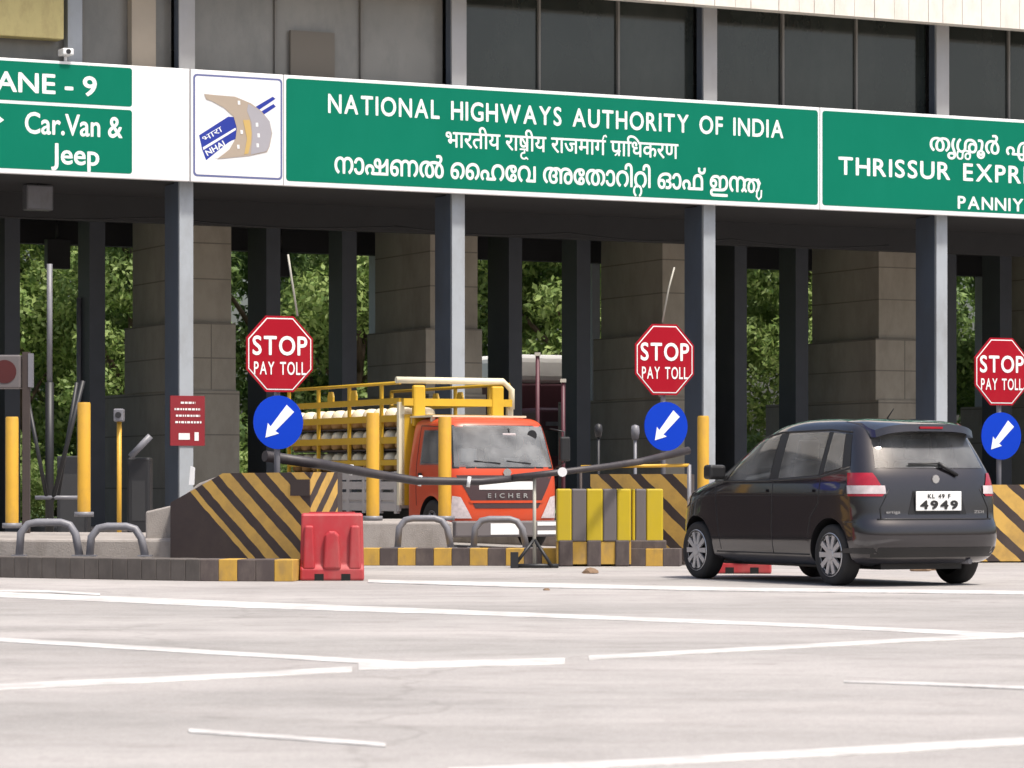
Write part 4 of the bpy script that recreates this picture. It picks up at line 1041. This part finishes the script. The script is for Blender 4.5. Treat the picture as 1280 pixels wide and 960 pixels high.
HC.patch('rear', [(-.36,.74),(.36,.74),(.29,.98),(-.29,.98)], .003, 8, 4).build('plate_recess', 'cartrim', car)
xr = HC.rear(.2, .86)-.02
pl = bevel(MB().box(xr-.012, xr, -.28, .28, .775, .975).build('number_plate', 'plate', car), .006)
RZ = Matrix.Translation((xr-.013, 0, 0)) @ Matrix.Rotation(R(-90), 4, 'Z')
lettering('4949', -.235, .797, .47, .080, pl, m='ink', y=-.003, bold=.05, xf=RZ, track=.12)
lettering('KL 49 F', -.14, .905, .28, .042, pl, m='ink', y=-.003, bold=.03, xf=RZ, track=.12)
xb = HC.rear(0, 1.12)
def badge_pts(): return [(0,.05),(.035,.035),(.05,0),(.035,-.035),(0,-.05),(-.035,-.035),(-.05,0),(-.035,.035)]
MB().prism([(p*.9, 1.10+q*.9) for p, q in badge_pts()], -.012, 0, xf=Matrix.Translation((HC.rear(0,1.10)-.002,0,0)) @ Matrix.Rotation(R(-90), 4, 'Z')).build('badge', 'chrome', car)
lettering('ertiga', -.02, 0, .17, .03, car, m='chrome', y=-.004, xf=Matrix.Translation((HC.rear(.5,.755)-.004, .60, .75)) @ Matrix.Rotation(R(-90), 4, 'Z'), name='nameplate')
lettering('ZDI', 0, 0, .12, .028, car, m='chrome', y=-.004, xf=Matrix.Translation((HC.rear(.5,.755)-.004, -.46, .75)) @ Matrix.Rotation(R(-90), 4, 'Z'), name='nameplate')
mb = MB(); mb.tube([(HC.rear(.1,1.245)-.02, .30, 1.255), (HC.rear(0,1.25)-.025, -.05, 1.262), (HC.rear(0,1.25)-.03, -.10, 1.255)], .011, 6)
mb.tube([(HC.rear(0,1.24)-.03, -.06, 1.262), (HC.rear(-.28,1.15)-.03, -.27, 1.14)], [.02,.017], 6); mb.build('wiper', 'cartrim', car)
HC.patch('rear', [(-.74,.30),(.74,.30),(.78,.40),(-.78,.40)], .004, 14, 3).build('bumper_trim', 'cartrim', car)
for x, y in ((1.05, .38), (1.05, -.38), (2.0, .38), (2.0, -.38)):
    st = bevel(MB().prism([(x,.76),(x+.5,.76),(x+.5,.92),(x+.14,.92),(x+.02,1.30),(x-.12,1.30)], y-.25, y+.25).build('seat', 'seat', car), .05, 3)
    bevel(MB().prism([(x-.10,1.32),(x-.0,1.32),(x-.03,1.52),(x-.12,1.52)], y-.13, y+.13).build('headrest', 'seat', st), .03, 3)
MB().tube([(2.55+.06*math.sin(a_), -.38+.17*math.cos(a_), 1.12+.16*math.sin(a_)) for a_ in [k*math.pi/10 for k in range(21)]], .014, 6).build('steering_wheel', 'cartrim', car)
bevel(MB().box(2.28, 2.32, -.11, .11, 1.44, 1.50).build('rear_view_mirror', 'cartrim', car), .01)
MB().box(.35, 3.9, -.5, .5, .17, .26).build('underbody', 'cartrim', car)
MB().tube([(.12,-.45,.25),(.4,-.45,.25)], .028, 10).build('exhaust', 'galv', car)
MB().tube([(.98,0,1.742),(.86,0,1.84)], [.008,.004], 6).build('aerial', 'cartrim', car)

# ---- orange lorry with cylinder cage
ft = P(565, 0, 51.0)       # front right corner of the cab (towards picture left)
fwd = Vector((ST, -CT, 0)); lft = Vector((CT, ST, 0))
tw = 1.95
org = Vector((ft.x, ft.y, 0)) + lft*(tw/2)
trk = thing('cargo_truck', 'orange truck facing the camera with a yellow cargo cage full of gas cylinders', 'truck', org, math.atan2(fwd.y, fwd.x))
HT = Hull([(.34,-1.75,-.05,.93),(.42,-1.75,.0,.965),(.60,-1.75,.02,.975),(.95,-1.75,.02,.975),(1.20,-1.75,.0,.97),(1.32,-1.75,-.03,.965),(1.6,-1.74,-.12,.93),(1.9,-1.73,-.22,.885),(2.0,-1.72,-.27,.865),(2.06,-1.70,-.33,.835),(2.11,-1.6,-.45,.76),(2.13,-1.4,-.62,.6)],
          .12, 3.5, .30, 2.9)
zt = [.34,.38,.42,.5,.6,.75,.95,1.08,1.2,1.26,1.32,1.45,1.6,1.75,1.9,1.95,2.0,2.03,2.06,2.09,2.11,2.13]
tb = HT.mesh(zt).build('cab', 'orange', trk); tb.data.materials.append(M_['cartrim'])
cs = []
for s in (1, -1):
    c = MB(); c.tube([(-.80, s*.6, .40), (-.80, s*1.3, .40)], .46, 40, mi=1); c.sm = [False]*len(c.sm); c = c.build('cutter', ['orange', 'cartrim']); c.location = trk.location; c.rotation_euler = trk.rotation_euler; cs.append(c)
for bx in ((-1.3, .4, -.78, .78, 1.36, 1.955), (-1.23, -.55, -1.3, 1.3, 1.385, 1.91), (-1.2, -.35, -.76, .76, 1.0, 1.5)):
    c = MB().box(*bx, 1).build('cutter', ['orange', 'cartrim']); c.location = trk.location; c.rotation_euler = trk.rotation_euler; cs.append(c)
bpy.context.view_layer.update(); fixn(tb)
for c in cs: fixn(c)
boolean_cut(tb, cs)
bm = bmesh.new(); bm.from_mesh(tb.data); bmesh.ops.recalc_face_normals(bm, faces=bm.faces); bm.to_mesh(tb.data); bm.free()
tb.data.set_sharp_from_angle(angle=R(35))
mb = MB()
for c in ([(-.90,1.30),(.90,1.30),(.90,1.36),(-.90,1.36)], [(-.83,1.955),(.83,1.955),(.82,2.0),(-.82,2.0)], [(-.90,1.30),(-.80,1.30),(-.765,2.0),(-.825,2.0)], [(.80,1.30),(.90,1.30),(.825,2.0),(.765,2.0)]):
    q = HT.patch('front', c, .003, 8, 8); mb.add(q.v, q.f, 0, True)
mb.build('windscreen_seal', 'cartrim', trk)
for y in (-.40, .42):
    st = bevel(MB().prism([(-1.15,1.0),(-.62,1.0),(-.62,1.18),(-.98,1.18),(-1.06,1.66),(-1.2,1.66)], y-.26, y+.26).build('seat', 'seat', trk), .05, 3)
    bevel(MB().prism([(-1.19,1.67),(-1.09,1.67),(-1.12,1.86),(-1.19,1.86)], y-.14, y+.14).build('headrest', 'seat', st), .03, 3)
MB().tube([(-.42+.10*math.sin(a_), -.40+.2*math.cos(a_), 1.46+.17*math.sin(a_)) for a_ in [k*math.pi/10 for k in range(21)]], .016, 6).build('steering_wheel', 'cartrim', trk)
bevel(MB().box(-.36, -.16, -.75, .75, 1.345, 1.40).build('dashboard', 'seat', trk), .02)
MB().box(-.30, -.18, -.72, -.45, 1.402, 1.62, xf=Matrix.Identity(4)).build('sun_shade', 'paper', trk)
bevel(MB().box(-.34, -.2, .05, .33, 1.402, 1.47).build('papers', 'paper', trk), .01)
MB().tube([(-.22,.14,1.955),(-.20,.14,1.86)], .01, 6).build('mirror_stalk', 'cartrim', trk); bevel(MB().box(-.215,-.19,.02,.26,1.80,1.87).build('inside_mirror', 'clearlamp', trk), .01)
ws = HT.patch('front', [(-.875,1.325),(.875,1.325),(.80,1.985),(-.80,1.985)], .008, 16, 8).build('windscreen', 'pane2', trk)
MB().tube([(HT.front(-.2,1.40)+.02,-.1,1.38),(HT.front(-.45,1.45)+.015,-.55,1.42)], .012, 6).build('wiper', 'cartrim', trk)
MB().tube([(HT.front(.4,1.40)+.02,.45,1.38),(HT.front(.1,1.45)+.015,.02,1.42)], .012, 6).build('wiper', 'cartrim', trk)
MB().tube([(HT.front(.55,1.85)+.012,.56,1.84),(HT.front(.55,1.85)+.02,.56,1.84)], .085, 20).build('sticker', 'cartrim', trk)
HT.patch('front', [(-.56,.66),(.56,.66),(.86,1.19),(-.86,1.19)], .006, 14, 5).build('grille', 'trucktrim', trk)
HT.patch('front', [(-.50,.96),(.50,.96),(.50,1.09),(-.50,1.09)], .012, 10, 3).build('name_strip', 'plate', trk)
lettering('EICHER', -.36, 0, .72, .07, trk, m='chrome', y=-.004, bold=.03, track=.45, xf=Matrix.Translation((HT.front(.3,.88)+.02, 0, .83)) @ Matrix.Rotation(R(90), 4, 'Z'), name='nameplate')
MB().prism([(p*1.5, 1.235+q*1.3) for p, q in badge_pts()], -.012, 0, xf=Matrix.Translation((HT.front(0,1.22)+.012,0,0)) @ Matrix.Rotation(R(90), 4, 'Z')).build('badge', 'chrome', trk)
HT.patch('front', [(-.64,.745),(.64,.745),(.68,.785),(-.68,.785)], .013, 14, 2).build('bumper_line', 'orange', trk)
for s in (1, -1):
    HT.patch('front', sorted([(s*.94,.50),(s*.62,.50)])+sorted([(s*.92,.86),(s*.80,.84)], reverse=True), .010, 6, 4).build('headlight', 'clearlamp', trk)
    HT.patch('side', [(-1.25,1.36),(-.42,1.36),(-.52,1.93),(-1.25,1.93)], .004, 6, 4, s).build('side_window', 'pane', trk)
    mb = MB(); HT.strip([(-.30,1.35),(-.28,.85),(-.36,.55)], s, .008, mb=mb); HT.strip([(-1.38,2.0),(-1.38,1.0),(-1.36,.7)], s, .008, mb=mb); HT.strip([(-.30,1.35),(-.48,1.97),(-1.38,2.0)], s, .008, mb=mb)
    mb.build('door_seam', 'cartrim', trk)
    HT.patch('side', [(-1.28,1.18),(-1.12,1.18),(-1.12,1.23),(-1.28,1.23)], .02, 3, 2, s).build('door_handle', 'cartrim', trk)
    # mirrors on arms
    mr = bevel(MB().box(-.12, -.02, s*1.08-.09, s*1.08+.09, 1.42, 1.82).build('mirror', 'cartrim', trk), .03)
    MB().tube([(-.25,s*.9,1.95),(-.08,s*1.08,1.9),(-.07,s*1.08,1.4),(-.2,s*.95,1.3)], .015, 6).build('mirror_arm', 'cartrim', mr)
    wheel_mesh(.40, .22, .22, 6, trk, (-.80, s*.85, .40), s, alloy='galv')
    wheel_mesh(.40, .24, .22, 6, trk, (-4.3, s*.82, .40), s, alloy='galv')
bp_ = bevel(MB().box(-.10, .10, -.96, .96, .20, .46).build('bumper', 'greyplastic', trk), .03)
MB().box(.1005, .108, -.34, .16, .24, .42).build('number_plate', 'plate', bp_)
for z in (.24, .38): MB().box(.1005, .106, .50, .93, z, z+.06).build('reflector', 'plate', bp_)
# chassis and cargo bed
MB().box(-6.7, -.4, -.38, .38, .45, .62).build('chassis', 'black', trk)
bed0, bed1 = -6.75, -1.95; hw = 1.0
MB().box(bed0, bed1, -hw, hw, .66, .78).build('bed_floor', 'crate', trk)
for s in (1, -1):
    mb = MB()
    for z in (.60, .78, .96, 1.12): mb.box(bed0, bed1, s*hw-.02, s*hw+.02, z, z+.13)
    x = bed0
    while x < bed1-.1: mb.box(x, x+.10, s*hw-.03, s*hw+.03, .56, 1.26); x += .66
    mb.build('side_panel', 'crate', trk)
    for z, th in ((1.39, .09), (1.75, .11), (2.11, .11), (2.40, .10)):
        MB().box(bed0, bed1, s*hw-.025, s*hw+.025, z-.03, z-.03+th).build('cage_rail', 'cage', trk)
    MB().tube([(bed0, s*hw, 2.72),(bed1, s*hw, 2.72)], .03, 6).build('cage_rail', 'cage', trk)
    x = bed0
    while x < bed1+.1:
        MB().box(x-.03, x+.03, s*hw-.024, s*hw+.024, 1.24, 2.72 if True else 0).build('cage_post', 'cage', trk); x += 1.3497
    for x in (bed0+1.9, bed0+2.9): 
        MB().prism([(x-.11,2.42),(x+.11,2.42),(x+.11,2.55),(x+.06,2.64),(x-.06,2.64),(x-.11,2.55)], s*hw-.02, s*hw+.02).build('stake_pocket', 'cage', trk)
    MB().box(bed1-.02, bed1+.06, s*hw-.05, s*hw+.05, .7, 2.40).build('corner_post', 'cream', trk)
# headboard frame above the cab
for s in (1, -1): bevel(MB().box(bed1+.07, bed1+.17, s*.72-.11, s*.72+.11, 2.0, 2.68).build('headboard_post', 'cage', trk), .03)
MB().box(bed1+.08, bed1+.15, -hw, hw, 2.34, 2.46).build('headboard_rail', 'cage', trk)
MB().tube([(bed1+.1,-hw-.12,2.76),(bed1+.1,hw-.16,2.76),(bed1+.1,hw,2.62),(bed1+.1,hw,2.3)], .055, 8).build('headboard_top', 'cream', trk)
MB().box(bed1+.02, bed1+.06, -hw, hw, .7, 2.2).build('headboard', 'cage', trk)
MB().box(-2.0, -1.0, -.85, .85, 2.14, 2.17).build('cab_roof_rack', 'cream', trk)
for s in (1,-1):
    for x in (-1.9,-1.1): MB().box(x-.03,x+.03,s*.8-.03,s*.8+.03,2.05,2.14).build('rack_foot', 'cream', trk)
for z in (1.0, 1.36+.26, 1.98): MB().box(bed0+.02, bed1-.02, -hw+.04, hw-.04, z-.012 if z > 1 else .782, z+.012 if z > 1 else .80).build('shelf', 'brown', trk)
# gas cylinders: each its own thing
r = .165
cme = MB(); cme.lathe([(0,0),(r*.8,0),(r,.04),(r,.20)], 16, mi=0); cme.lathe([(r,.20),(r*.93,.25),(r*.72,.30),(r*.36,.325),(0,.33)], 16, mi=1)
cyl = cme.build('gas_cylinder', ['cylbody', 'cylwhite'], sharp=50)
first = True; Mt = Matrix.Translation(trk.location) @ Matrix.Rotation(trk.rotation_euler.z, 4, 'Z')
for tier, z in enumerate((1.25, 1.634, 1.994)):
    if tier == 0: z = 1.26
    for row, y in enumerate((-.80, -.42)):
        for k in range(11):
            x = bed1 - .25 - .447*k
            o = cyl if first else copy_tree(cyl); first = False
            o.location = Mt @ Vector((x + rnd.uniform(-.02,.02), y + rnd.uniform(-.015,.015), z)); o.rotation_euler = (0,0,rnd.uniform(0,6))
            tag(o, 'white topped gas cylinder standing in the yellow cage of the orange truck', 'gas cylinder', 'gas cylinders on the truck')
MB().box(bed0+.02, bed1-.02, -hw+.04, hw-.04, 1.235, 1.257).build('shelf', 'brown', trk)

# ---- maroon lorry in the shade under the canopy
c = P(722, 0, 80); lor = thing('maroon_lorry', 'dark maroon lorry with white tarpaulin load in the shade under the canopy', 'truck', (c.x, c.y, 0), math.atan2(fwd.y, fwd.x))
bevel(MB().box(-1.6, 0, -1.1, 1.1, .6, 2.95).build('cab', 'maroon', lor), .12, 3)
MB().box(.002, .02, -.95, .95, 1.75, 2.4).build('windscreen', 'glass', lor)
MB().box(.002, .03, -.9, .9, 2.5, 2.6).build('visor', 'galv', lor)
bevel(MB().box(-.2, .15, -1.12, 1.12, .45, .9).build('bumper', 'maroon', lor), .05)
bevel(MB().box(-7, -1.7, -1.15, 1.15, .9, 3.6).build('cargo_body', 'maroon', lor), .05)
bevel(MB().box(-6.9, -1.75, -1.1, 1.1, 3.602, 4.35).build('load', 'tarp', lor), .2, 3)
for s in (1, -1):
    for x in (-.9, -5.6): wheel_mesh(.48, .28, .27, 6, lor, (x, s*.95, .48), s, alloy='galv')
    MB().box(.002, .03, s*.75-.15, s*.75+.15, 1.0, 1.2).build('headlight', 'dim', lor)
for x, Y, ya, lb in ((672, 55, 445, 'slim maroon post standing left of the maroon lorry'), (704, 54, 478, 'slim maroon post standing in front of the maroon lorry')):
    t = thing('slim_post', lb, 'post', Vector((*P(x,0,Y)[:2], 0)), 0, 'maroon posts'); zt_ = P(x, ya, Y).z
    MB().tube([(0,0,0),(0,0,zt_)], .035, 8).build('post', 'maroon', t); MB().box(-.05,.05,-.05,.05,zt_,zt_+.06).build('cap', 'stem', t)

for i, (u0, u1, v, z, lb) in enumerate(((-9, 5.1, 2.4, ZB-.42, 'thin black cable sagging under the canopy over the left lanes'), (5.2, 16.5, 2.5, ZB-.40, 'thin black cable sagging under the canopy over the right lanes'))):
    n_ = 24; pts = [W(u0+(u1-u0)*k/n_, v, z-.10*math.sin(math.pi*((k/n_*3) % 1))) for k in range(n_+1)]
    tag(MB().tube([p-pts[0] for p in pts], .014, 5).build('cable', 'black', None, pts[0]), lb, 'cable', 'cables under the canopy')
# ------------------------------------------------------------------ rubble and litter
def stone(seed, s, m):
    r = random.Random(seed); bm = bmesh.new(); bmesh.ops.create_icosphere(bm, subdivisions=2, radius=1)
    for v in bm.verts: k = r.uniform(.75, 1.15); v.co = Vector((v.co.x*s*k, v.co.y*s*.8*k, max(-.1*s, v.co.z*s*.6*k)))
    me = bpy.data.meshes.new('stone'); bm.to_mesh(me); bm.free(); me.materials.append(M_[m]); return me
for x, y, s, lb in ((1150,714,.13,'brown broken stone lying on the road beyond the rear of the car'), (1164,713,.08,'smaller brown stone right beside the broken one beyond the car'), (683,738,.035,'tiny dark stone on the road in front of the boom stand'), (738,717,.10,'dark lump on the ground by the yellow barriers')):
    p = G(x, y); o = link('stone', stone(int(x), s, 'wood'), None, (p.x, p.y, s*.08)); tag(o, lb, 'stone', 'stones on the road')
